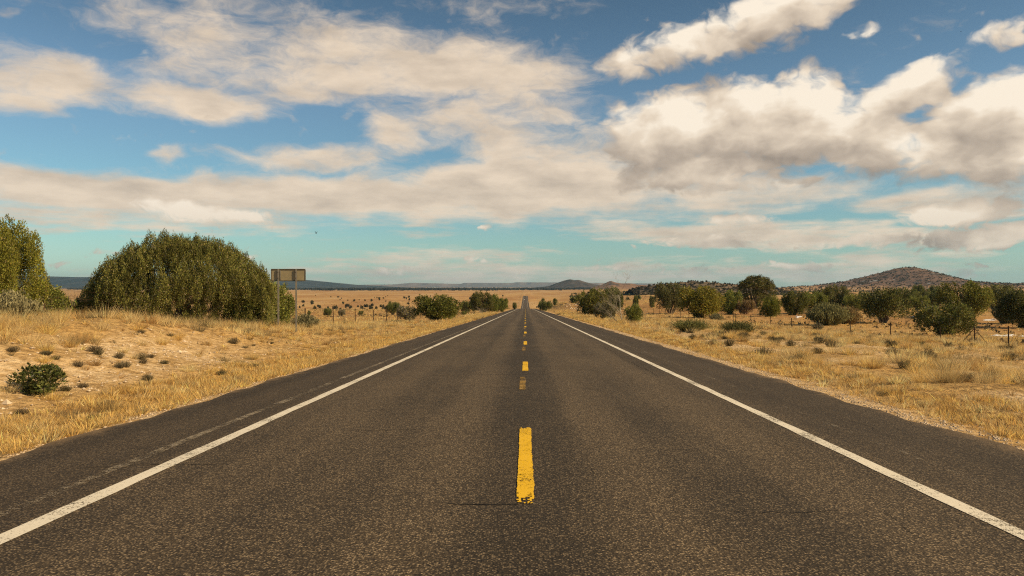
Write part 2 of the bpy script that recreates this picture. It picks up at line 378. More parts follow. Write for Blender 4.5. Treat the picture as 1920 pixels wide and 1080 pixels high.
M = dict(
    ground=mat_ground(), asphalt=mat_asphalt(),
    white=mat_paint('white_road_paint', (.80, .73, .60, 1), .37), old_white=mat_paint('worn_white_paint', (.33, .27, .19, 1), .56, 9),
    old_white2=mat_paint('nearly_gone_white_paint', (.40, .33, .24, 1), .66, 5),
    yellow=mat_paint('yellow_road_paint', (.84, .50, .010, 1), .36), old_yellow=mat_paint('worn_yellow_paint', (.42, .25, .05, 1), .53, 9),
    crack=mat_plain('crack_dark', (.010, .008, .006), (.02, .015, .01)),  # near-black colour of the thin crack strips
    leaf=mat_leaf('juniper_scales', .32), grass=mat_leaf('dry_grass_blades', .45, False), twig=mat_leaf('dry_twigs', .05),
    bark=mat_plain('shaggy_bark', (.10, .075, .05), (.24, .19, .14), 14), deadwood=mat_plain('weathered_deadwood', (.42, .37, .30), (.60, .54, .45), 10), twigwood=mat_plain('grey_twigs', (.22, .185, .14), (.36, .31, .24), 10),
    steel=mat_plain('galvanised_steel', (.18, .16, .125), (.27, .245, .20), 5, .5, .4, .3, .05), signback=mat_plain('sign_back_aluminium', (.27, .225, .135), (.33, .275, .165), 2.5, .55, .3, .2, .03),
    signframe=mat_plain('dark_sign_frame', (.05, .042, .03), (.09, .075, .05), 5, .6), rust=mat_plain('rusted_steel', (.045, .028, .018), (.10, .06, .035), 9, .8),
    stone=mat_plain('pale_limestone', (.36, .27, .18), (.62, .50, .37), 3), snow=mat_plain('old_snow', (.70, .71, .76), (.84, .84, .86), 3),
    feather=mat_plain('dark_feathers', (.015, .013, .012), (.03, .025, .02)),
    car=mat_plain('white_car_paint', (.75, .74, .72), (.8, .79, .77), 2, .3, .5), glass=mat_plain('dark_car_glass', (.02, .022, .025), (.03, .03, .035), 2, .1, .6), rubber=mat_plain('tyre_rubber', (.015, .015, .015), (.025, .025, .025)),
)

# ------------------------------------------------------------------ ground and road
def build_ground():
    hx = np.concatenate([[0, 2, 4, 5.4, 5.6, 5.75, 6.0], np.arange(6.3, 42, .4), 42 * 1.06 ** np.arange(1, 103)])
    X = np.concatenate([-hx[:0:-1], hx])
    Y = np.concatenate([np.arange(-160, 0, 6), np.arange(0, 70, .4), np.arange(70, 300, 2), 300 * 1.025 ** np.arange(0, 166)])
    gx, gy = np.meshgrid(X, Y); Z = H(gx, gy); nx, ny = len(X), len(Y)
    i = (np.arange(ny - 1)[:, None] * nx + np.arange(nx - 1)[None]).ravel()
    V = np.stack([gx.ravel(), gy.ravel(), Z.ravel()], 1)
    bare = np.maximum(bank_bare(gx, gy), sstep(6.9, 5.8, np.abs(gx))).ravel()
    far = sstep(45, 150, np.hypot(gx, gy)).ravel()
    far = np.maximum(far, (sstep(34, 46, np.abs(gx)) * .25).ravel()) * (1 - .8 * (sstep(14, 7, np.abs(gx)) * sstep(900, 200, gy)).ravel())
    o = link('ground', mesh('ground', V, np.stack([i, i + 1, i + nx + 1, i + nx], 1), np.stack([bare, far, 0 * far], 1), True), M['ground'])
    tag(o, 'dry straw coloured rangeland reaching to the horizon', 'ground', kind='structure')

def bank_bare(x, y):
    """how bare the sandy cut bank on the left (and patches on the right) are"""
    n = fbm(x / 2.6, y / 2.6, 21)
    left = sstep(7.6, 8.8, -x) * sstep(12.2, 10.2, -x) * sstep(30, 17, y)
    right = sstep(.46, .58, n) * sstep(7, 9, x) * sstep(34, 24, x) * .95 * sstep(80, 45, y)
    return np.clip(np.where(x < 0, left * (.45 + .7 * sstep(.38, .62, n)), right), 0, 1)

YR = np.concatenate([np.arange(-40, 60, .5), np.arange(60, 300, 2), 300 * 1.02 ** np.arange(0, 93)])
YR = YR[YR < 1830]
def crown(x): return -.012 * np.abs(x)
def strip(xl, xr, Y, dz, wob=0.0, seed=0):
    Y = np.asarray(Y, float); z = zroad(Y)
    a = xl + wob * (fbm(Y * 2.1, Y * 0 + 3, seed) - .5); b = xr + wob * (fbm(Y * 2.1, Y * 0 + 9, seed + 5) - .5)
    V = np.concatenate([np.stack([a, Y, z + crown(a) + dz], 1), np.stack([b, Y, z + crown(b) + dz], 1)]); n = len(Y); i = np.arange(n - 1)
    return V, np.stack([i, i + n, i + n + 1, i + 1], 1)

def build_road():
    xs = np.array([-EDGE - .12, -EDGE, -3.9, -2, 0, 2, 3.9, EDGE, EDGE + .12]); n, k = len(YR), len(xs)
    z = zroad(YR)[:, None] + crown(xs)[None] + np.array([-.16, 0, 0, 0, 0, 0, 0, 0, -.16])[None]
    rag = (fbm(YR * .9, YR * 0, 41) - .5)[:, None] * np.where(np.abs(xs) > 5, np.sign(xs), 0)[None] * .42
    V = np.stack([np.broadcast_to(xs, (n, k)) + rag, np.broadcast_to(YR[:, None], (n, k)), z], -1).reshape(-1, 3)
    i = (np.arange(n - 1)[:, None] * k + np.arange(k - 1)[None]).ravel()
    road = link('road', mesh('road', V, np.stack([i, i + 1, i + k + 1, i + k], 1)), M['asphalt'])
    tag(road, 'straight two lane asphalt road running to the horizon', 'road', kind='structure')
    for x, s in ((-3.68, 1), (3.56, 2)):
        link('edge_line', mesh('edge_line', *strip(x - .08, x + .08, YR, .005, .035, s)), M['white'], road)
    link('worn_edge_line', mesh('worn_edge_line', *strip(-4.20, -4.08, YR[YR < 140], .005, .05, 7)), M['old_white'], road)
    link('worn_edge_line', mesh('worn_edge_line', *strip(4.20, 4.28, YR[YR < 90], .005, .05, 8)), M['old_white2'], road)
    def dash(name, y0, L, x, w, mat, seed):
        r = np.random.default_rng(seed); n = 110; Y = np.linspace(y0, y0 + L, n); u = np.linspace(0, 1, n)
        end = np.minimum(1, np.minimum(u, 1 - u) * 14 + .70)
        dx = (fbm(Y * 3, Y * 0, seed) - .5) * .010
        V, Fc = strip(0, 0, Y, .006)
        V[:n, 0] = x + dx - w / 2 * end + r.normal(size=n) * .002; V[n:, 0] = x + dx + w / 2 * end * (1 + .06 * np.sin(u * 9 + seed)) + r.normal(size=n) * .003
        m = 9; f = np.linspace(0, 1, m)[None, :, None]; V = (V[:n, None] * (1 - f) + V[n:, None] * f).reshape(-1, 3)
        i = (np.arange(n - 1)[:, None] * m + np.arange(m - 1)[None]).ravel(); Fc = np.stack([i, i + 1, i + m + 1, i + m], 1)
        um = np.repeat((u[1:] + u[:-1]) / 2, m - 1); worn = np.minimum(um, (1 - um) * 2.5) + .05 * (fbm(i * .37, i * .11, seed) - .5)
        Fc = Fc[r.random(len(i)) > .85 * np.clip(1 - worn / .09, 0, 1)]              # broken, tyre worn ends
        link(name, mesh(name, V, Fc), mat, road)
    for k in range(36):
        y0 = 6.02 + 12.15 * k
        dash('centre_dash', y0, 3.75 if k == 0 else 3.1, 0.0, .145, M['yellow'], 50 + k)
        if k < 9: dash('worn_centre_dash', y0 + 8.1, 2.6, -.055, .12, M['old_yellow'], 90 + k)
    def crack(pts, w, seed):
        r = random.Random(seed); P = []
        for (x0, y0), (x1, y1) in zip(pts, pts[1:]):
            n = max(3, int(math.hypot(x1 - x0, y1 - y0) / .09))
            P += [(x0 + (x1 - x0) * i / n, y0 + (y1 - y0) * i / n) for i in range(n)]
        V = []; n = len(P); jx = jy = 0
        d = np.array(pts[-1]) - np.array(pts[0]); d = d / np.linalg.norm(d); nn = np.array((-d[1], d[0]))
        off = 0
        for i, (x, y) in enumerate(P):
            off = off * .86 + r.gauss(0, .022); ww = w * (0.25 + .9 * r.random()) * min(1, i / 4 + .2, (n - i) / 4 + .2)
            for s in (-1, 1):
                q = np.array((x, y)) + nn * (off + s * ww / 2); V.append((q[0], q[1], float(zroad(q[1])) + float(crown(q[0])) + .0045))
        i = np.arange(n - 1) * 2
        link('crack', mesh('crack', V, np.stack([i, i + 1, i + 3, i + 2], 1)), M['crack'], road)
    crack([(-.78, 6.02), (-.3, 5.98), (.07, 6.0)], .020, 1); crack([(-.62, 9.75), (-.05, 9.8)], .02, 2)
    crack([(.62, 7.6), (.66, 7.0)], .006, 3)
    crack([(2.78, 5.2), (2.9, 6.2)], .006, 4); crack([(3.0, 7.6), (3.05, 9.6)], .006, 14); crack([(3.05, 17), (3.02, 22), (3.1, 30)], .012, 15)
    crack([(1.55, 5.95), (2.2, 5.95), (2.6, 6.02)], .012, 5); crack([(1.5, 8.4), (2.1, 8.42)], .012, 6)
    crack([(4.6, 9.4), (4.7, 11.0)], .007, 7); crack([(-4.6, 7.4), (-4.0, 7.6), (-3.0, 7.55)], .015, 8)
    crack([(-.9, 14.6), (-.2, 14.65)], .025, 10)
    crack([(-3.4, 17.2), (-1.0, 17.3), (.6, 17.25)], .02, 11); crack([(.2, 24.6), (2.9, 24.7)], .025, 12); crack([(-2.4, 9.6), (-1.2, 9.7)], .012, 13)
build_ground(); build_road()

# ------------------------------------------------------------------ hills and mesas on the skyline
def ridge_hill(name, ridge, Yc, half, mat, base_z, seed, rough=.12, mesa=False, gully=1.0, nx=160, ny=60, pw=1.25):
    px = np.array([r[0] for r in ridge], float); py = np.array([r[1] for r in ridge], float)
    X = np.array([ray(a, 540).x / ray(a, 540).y * Yc for a in px]); Zr = np.array([ztop(a, b, Yc) for a, b in ridge])
    xs = np.linspace(X[0], X[-1], nx); zr = np.interp(xs, X, Zr)
    k = np.hanning(7); k /= k.sum(); zr = np.convolve(np.pad(zr, 3, mode='edge'), k, 'valid')
    v = np.linspace(-1, 1, ny); gx, gv = np.meshgrid(xs, v); hr = np.maximum(zr - base_z, 0)[None]
    a = np.abs(gv)
    if mesa:
        gul = (fbm(gx / (half * .30), gv * 1.2, seed) - .5) * .42 * gully
        e = a + gul; sh = np.where(e < .45, 1.0, np.where(e < .56, 1 - .5 * (e - .45) / .11, np.clip(.5 * (1 - (e - .56) / .44), 0, .5) ** 1.0))
    else:
        gul = (fbm(gx / (half * .22), gv * 2.2, seed) - .5) * rough * 1.6 * sstep(.03, .35, a)
        sh = np.clip((1 - a) ** pw + gul * (1 - a), 0, 1.05)
    Z = base_z - 6 + (hr + 6) * sh * (1 + rough * .25 * (fbm(gx / (half * .07), gv * 14, seed + 3) - .5))
    V = np.stack([gx.ravel(), (Yc + gv * half).ravel(), Z.ravel()], 1)
    i = (np.arange(ny - 1)[:, None] * nx + np.arange(nx - 1)[None]).ravel()
    o = link(name, mesh(name, V, np.stack([i, i + 1, i + nx + 1, i + nx], 1), None, True), mat)
    return o, gx, Yc + gv * half, Z

def build_hills():
    mesa = mat_hill('red_mesa_rock', (.17, .13, .115), (.085, .085, .08), (.26, .165, .11), .0016, .56)
    dark = mat_hill('wooded_far_ridge', (.065, .068, .07), (.03, .037, .042), (.05, .055, .062), .004, .5)  # woodland colours with a little haze blue painted into them
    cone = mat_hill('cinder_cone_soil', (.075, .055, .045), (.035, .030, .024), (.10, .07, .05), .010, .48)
    cone2 = mat_hill('grassy_cone_soil', (.28, .16, .085), (.07, .05, .035), (.18, .10, .065), .012, .55)
    wood = mat_hill('scrubby_ridge_soil', (.20, .14, .09), (.040, .036, .02), (.14, .11, .08), .09, .50)
    main = mat_hill('rocky_hill_soil', (.22, .142, .108), (.055, .048, .042), (.155, .108, .09), .075, .49, .45, (14, 2))
    o, *_ = ridge_hill('far_mesa', [(560, 540), (610, 536), (650, 535), (690, 534), (745, 533.5), (780, 530.5), (800, 531), (868, 532.5), (874, 530.5), (960, 531), (968, 529.5), (1060, 530), (1150, 531), (1230, 532), (1300, 534), (1380, 538)], 21000, 1900, mesa, -24, 11, mesa=True, nx=300)
    tag(o, 'long flat topped mesa fading blue on the skyline behind the road', 'mesa', kind='structure')
    o, *_ = ridge_hill('far_ridge', [(-160, 522), (-60, 520), (40, 518), (90, 518), (170, 519.5), (300, 521), (420, 523), (500, 523), (540, 522), (590, 526), (640, 531), (670, 534), (720, 536.5), (760, 539)], 9500, 1300, dark, -23, 12, nx=200, pw=.9)
    tag(o, 'dark blue wooded ridge on the left skyline', 'hill', kind='structure')
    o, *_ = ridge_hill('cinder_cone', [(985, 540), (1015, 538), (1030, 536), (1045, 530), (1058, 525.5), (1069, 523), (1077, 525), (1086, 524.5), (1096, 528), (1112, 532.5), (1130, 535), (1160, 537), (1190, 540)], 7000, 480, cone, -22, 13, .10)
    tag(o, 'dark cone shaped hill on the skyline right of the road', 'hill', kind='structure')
    o, *_ = ridge_hill('grassy_cone', [(1105, 540), (1128, 534), (1138, 529), (1145, 526), (1153, 529), (1166, 531.5), (1180, 531), (1195, 533.5), (1225, 536), (1260, 540)], 5200, 330, cone2, -20, 14, .12)
    tag(o, 'small brown hill with one pointed top right of the dark cone', 'hill', kind='structure')
    o1, gx, gy, gz = ridge_hill('scrubby_ridge', [(1180, 543), (1220, 535), (1250, 531.5), (1275, 529), (1300, 527), (1320, 528), (1350, 530.5), (1380, 533), (1420, 538), (1470, 543)], 1300, 150, wood, -12, 15, .12)
    tag(o1, 'low scrub covered ridge behind the junipers right of the road', 'hill', kind='structure')
    o2, hx, hy, hz = ridge_hill('rocky_hill', [(1440, 541), (1480, 538), (1520, 535.5), (1560, 531), (1590, 526), (1620, 519), (1650, 511), (1672, 505), (1690, 501.5), (1708, 500), (1722, 502), (1740, 507), (1760, 514), (1785, 522), (1810, 526.5), (1850, 529), (1890, 531), (1950, 530), (2020, 532), (2100, 538)], 2300, 520, main, -12.5, 16, .14, nx=260, ny=110, pw=1.15)
    tag(o2, 'rocky hill dotted with scrub on the right skyline', 'hill', kind='structure')
    return (gx, gy, gz), (hx, hy, hz)
HILL_A, HILL_B = build_hills()

# ------------------------------------------------------------------ foliage builders
def unit(rng, n):
    v = rng.normal(size=(n, 3)); return v / (np.linalg.norm(v, axis=1)[:, None] + 1e-9)
def cards(C, A, L, Wd, rng):
    """pointed leaf sprays: centres C, growing along A"""
    n = len(C); A = A / (np.linalg.norm(A, axis=1)[:, None] + 1e-9)
    B = np.cross(A, unit(rng, n)); B /= np.linalg.norm(B, axis=1)[:, None] + 1e-9
    L = np.asarray(L)[:, None] * .5; Wd = np.asarray(Wd)[:, None] * .5
    V = np.stack([C - A * L, C + B * Wd - A * L * .2, C + A * L, C - B * Wd - A * L * .2], 1).reshape(-1, 3)
    return V, np.arange(4 * n).reshape(-1, 4)

def crown_mesh(name, lobes, per, leaf, rng, up=.8, flame=1.35, var=.28, taper=.55):
    """lobes: (centre, radius); each lobe is a tuft of sprays, denser towards its outside"""
    Vs = []; T = []
    for c, r in lobes:
        n = max(12, int(per * (r / np.mean([q[1] for q in lobes])) ** 2))
        d = unit(rng, n); rad = r * (1.12 - .5 * rng.random(n) ** 1.7)
        rad = rad * (1 + .22 * np.sin(d[:, 0] * 5 + c[0] * 3) * np.cos(d[:, 1] * 5 + c[1] * 4))
        tap = 1 - (taper if flame > 1 else 0) * (d[:, 2:3] + 1) * .5; p = np.asarray(c)[None] + d * rad[:, None] * np.concatenate([tap, tap, tap * 0 + flame], 1)
        a = d * .6 + np.array([0, 0, up]) + unit(rng, n) * .55
        s = leaf * (.6 + .8 * rng.random(n))
        V, _ = cards(p, a, s * 1.7, s * .75, rng); Vs.append(V)
        lobe_t = 1 + var * rng.normal() * .7
        tt = np.clip(lobe_t * (1 + var * rng.normal(size=n)), .35, 2.0)
        warm = 1 + .10 * rng.normal(size=n)
        dead = rng.random(n) < .045 + .05 * (rng.random() < .3); tt = np.where(dead, tt * 1.5, tt)
        T.append(np.repeat(np.stack([tt * warm * np.where(dead, 1.15, 1), tt, tt * (.9 + .2 * rng.random(n)) * np.where(dead, 2.6, 1)], 1), 4, 0)) if True else T.append(np.repeat(np.stack([tt * warm, tt, tt * (.9 + .2 * rng.random(n))], 1), 4, 0))
    V = np.vstack(Vs); V[:, 2] = np.maximum(V[:, 2], .02)
    return mesh(name, V, np.arange(len(V)).reshape(-1, 4), np.vstack(T))

def trunk_mesh(name, base_r, forks, rng, k=6):
    """forks: list of end points reached from the base by bent tapering limbs"""
    A = Acc()
    for e in forks:
        e = np.asarray(e, float); n = 6; u = np.linspace(0, 1, n)[:, None]
        st = np.array([rng.normal() * base_r * .6, rng.normal() * base_r * .6, -.15])
        mid = st + (e - st) * np.array([.25, .25, .55]) + rng.normal(size=3) * .12 * np.linalg.norm(e) * np.array([1, 1, .3])
        p = (1 - u) ** 2 * st + 2 * u * (1 - u) * mid + u ** 2 * e
        p[1:-1] += rng.normal(size=(n - 2, 3)) * .02 * np.linalg.norm(e)
        A.tube(p, base_r * (1 - .85 * u[:, 0]) * (.6 + .4 * rng.random()), k)
    return A.mesh(name, True)

def dome_lobes(rng, n, w, h, lo, rmin, rmax, power=.5, flat=1.0):
    """tuft centres inside a rounded outline of half width w and height h"""
    L = []
    for _ in range(n):
        d = unit(rng, 1)[0]; q = (.35 + .65 * rng.random() ** power); r = w * (rmin + (rmax - rmin) * rng.random())
        x, y = d[0] * q * (w - r), d[1] * q * (w - r)
        mid = h * (.5 + lo * .5); z = mid + d[2] * q * (h * (1 - lo) * .5 * flat)
        k = min(1.0, .62 + 1.1 * z / h) if z < h * .35 else 1
        L.append((np.array([x * k, y * k, np.clip(z, h * lo + r * .3, h - r * .9)]), r))
    return L

PROTO = {}
def proto_tree(key, seed, w, h, n, per, leaf, lo=.06, rmin=.2, rmax=.34, br=.13, flame=1.25, up=.8, lobes=None, bark='bark', var=.28):
    rng = np.random.default_rng(seed)
    lb = lobes(rng) if lobes else dome_lobes(rng, n, w, h, lo, rmin, rmax)
    cr = crown_mesh('crown', lb, per, leaf, rng, up, flame, var); cr.materials.append(M['leaf'])
    ends = [lb[i][0] * np.array([.85, .85, 1]) for i in rng.choice(len(lb), min(12, len(lb)), replace=False)]
    tr = trunk_mesh('trunk', br, ends, rng); tr.materials.append(M[bark])
    co = np.zeros(len(cr.vertices) * 3, np.float32); cr.vertices.foreach_get('co', co); co = co.reshape(-1, 3)
    PROTO[key] = (cr, tr, float(np.percentile(np.abs(co[:, 0]), 99.3)), float(np.percentile(co[:, 2], 99.8)))
proto_tree('round', 1, 2.6, 4.2, 64, 290, .105, rmin=.16, rmax=.3)
proto_tree('lumpy', 2, 2.7, 4.0, 52, 320, .105, rmin=.16, rmax=.36, lo=.04)
proto_tree('open', 3, 2.7, 4.0, 46, 270, .105, lo=.2, rmin=.16, rmax=.30, br=.16)
proto_tree('upright', 4, 2.0, 4.4, 60, 270, .10, flame=1.9, rmin=.18, rmax=.3)
proto_tree('loose', 5, 2.6, 3.4, 56, 210, .105, rmin=.13, rmax=.26, lo=.05)
proto_tree('small', 6, .9, 1.2, 20, 110, .075, br=.03, rmin=.22, rmax=.36)
def pinyon(rng):
    L = []
    for _ in range(84):
        a = rng.random() * 6.283; q = rng.random() ** .6; z = 5.0 + 3.4 * math.sqrt(max(0, 1 - q * q)) - 1.2 * rng.random()
        L.append((np.array([math.cos(a) * q * 3.4, math.sin(a) * q * 3.4, z]), .55 + .4 * rng.random()))
    for _ in range(34):
        a = rng.random() * 6.283; q = rng.random() ** .5
        L.append((np.array([math.cos(a) * q * 3.2, math.sin(a) * q * 3.2, 1.6 + 3.4 * rng.random()]), .5 + .35 * rng.random()))
    return L
proto_tree('pinyon', 7, 3.6, 8.6, 0, 130, .19, br=.26, flame=.8, up=.4, lobes=pinyon)
def big(rng):
    L = []; i = 0
    while len(L) < 560:                     # evenly spread upright plumes over one broad dome, most of them on its outside
        i += 1; x = (i * .7548777 % 1) * 2 - 1; y = (i * .5698403 % 1) * 2 - 1
        if x * x + y * y > 1: continue
        dome = 4.0 * max(.02, 1 - (abs(x + .04) ** 2.2 * .93 + abs(y) ** 2.2 * .8)) ** .52
        z = dome * (.90 + .10 * rng.random()) if i % 5 < 3 else dome * rng.random() ** .7
        L.append((np.array([x * 4.5, y * 2.9, max(.25, z - .30 - .22 * rng.random() ** 2)]), .19 + .17 * rng.random()))
    return L
proto_tree('bigbush', 8, 4.6, 4.0, 0, 520, .036, br=.16, flame=1.6, up=1.0, lobes=big, var=.36)
def nearl(rng): return [(c, r) for c, r in dome_lobes(rng, 130, 2.1, 3.6, .02, .11, .2)]
proto_tree('nearjuniper', 9, 2.1, 3.6, 0, 760, .037, br=.12, flame=1.7, up=1.0, lobes=nearl)

def stems_mesh(name, n, spread, h, wd, rng, tufts=0, droop=0.0):
    """broom-like shrub of thin upright stems, each a bent tapering blade"""
    a = rng.random(n) * 6.283; q = rng.random(n) ** .6; r0 = spread * .30 * q
    base = np.stack([np.cos(a) * r0, np.sin(a) * r0, np.zeros(n)], 1)
    hh = h * (1 - .45 * q ** 2) * (.55 + .45 * rng.random(n)); out = spread * q * (.6 + .4 * rng.random(n))
    tip = np.stack([np.cos(a) * out, np.sin(a) * out, hh], 1) + rng.normal(size=(n, 3)) * .05 * h
    mid = base * .5 + tip * .5 + np.stack([np.cos(a), np.sin(a), np.ones(n) * .6], 1) * (.06 * h)
    pr = np.stack([-np.sin(a + rng.normal(size=n)), np.cos(a + rng.normal(size=n)), np.zeros(n)], 1) * wd
    V = np.stack([base - pr, base + pr, mid + pr * .8, mid - pr * .8, tip], 1).reshape(-1, 3)
    o = np.arange(n)[:, None] * 5
    t = np.repeat(np.clip(1 + .28 * rng.normal(size=n), .4, 1.8), 5)
    return V, [o + np.array([[0, 1, 2, 3]]), o + np.array([[3, 2, 4]])], np.stack([t, t, t], 1)

def proto_stems(key, seed, n, spread, h, wd, leafn=0, leaf=.05):
    rng = np.random.default_rng(seed); V, Fc, T = stems_mesh(key, n, spread, h, wd, rng)
    st = mesh('stems', V, Fc, T); st.materials.append(M['leaf'])
    tips = V[4::5]; c = np.repeat(tips, max(1, leafn), 0) * (1 - .35 * rng.random((len(tips) * max(1, leafn), 1))) + rng.normal(size=(len(tips) * max(1, leafn), 3)) * .05 * h
    s = leaf * (.6 + .8 * rng.random(len(c))); LV, LF = cards(c, rng.normal(size=c.shape) * .4 + np.array([0, 0, 1]), s * 2, s * .6, rng)
    t = np.repeat(np.clip(1 + .3 * rng.normal(size=len(c)), .4, 1.8), 4); LV[:, 2] = np.maximum(LV[:, 2], .02)
    cr = mesh('crown', LV, LF, np.stack([t, t, t], 1)); cr.materials.append(M['leaf'])
    PROTO[key] = (cr, st, float(np.percentile(np.abs(LV[:, 0]), 98.5)), float(np.percentile(LV[:, 2], 99)))
proto_stems('broom', 11, 800, 1.2, 1.2, .010, 3, .05)
proto_stems('brush', 12, 900, 2.2, 1.9, .016, 7, .10)
proto_stems('sage', 13, 420, .8, .8, .009, 8, .045)
proto_stems('scrub', 14, 130, .42, .38, .008, 3, .022)

def twig_tree(seed, h, spread, levels=4, br=.07, lean=.5, leader=True):
    rng = np.random.default_rng(seed); A = Acc(); B = Acc()
    def grow(p, d, L, r, lev):
        n = 5; q = [p]; dd = d
        for _ in range(n - 1):
            dd = dd + rng.normal(size=3) * .16 + np.array([0, 0, .05]); dd /= np.linalg.norm(dd); q.append(q[-1] + dd * L / (n - 1))
        (A if lev == 0 else B).tube(q, np.linspace(r, r * .45, n), 5 if lev < 2 else 3, False)
        if lev >= levels: return
        for _ in range(int(rng.integers(4, 7))):
            j = int(rng.integers(1, n)); nd = dd + unit(rng, 1)[0] * (.75 + lean * .4); nd[2] = abs(nd[2]) * .8 + .1; nd /= np.linalg.norm(nd)
            grow(q[j], nd, L * (.45 + .25 * rng.random()), r * .5, lev + 1)
    if leader: grow(np.array([0, 0, -.1]), np.array([.03, 0, 1.]), h * .95, br, 0)
    for _ in range(5):
        a = rng.random() * 6.283; d = np.array([math.cos(a) * lean * spread / h * 2, math.sin(a) * lean * spread / h * 2, 1.]); grow(np.array([math.cos(a) * .1, math.sin(a) * .1, -.1]), d / np.linalg.norm(d), h * .55, br * .7, 1 if leader else 0)
    return A.mesh('trunk', True), B.mesh('branches', True)

def plant(key, name, label, cat, px, Y, top, wpx, color, group=None, rot=None, dz=0):
    cr, tr, hw, hh = PROTO[key]; x, y, z = at(px, Y); h = max(.25, ztop(px, top, Y) - z); w = wpx * .5 * math.hypot(Y, x) / F * (.93 if px > 1200 else 1)
    root = empty(name, (x, y, z + dz)); root.rotation_euler.z = rot if rot is not None else (px * 1.7 + Y) % 6.283
    root.scale = (w / hw, w / hw, h / hh); tag(root, label, cat, group)
    c = link('crown', cr, None, root); c.color = (*color, 1)
    tname = 'stems' if tr.name.startswith('stems') else 'trunk'
    s = link(tname, tr, None, root); s.color = tuple(q * 1.15 for q in color) + (1,)
    return root

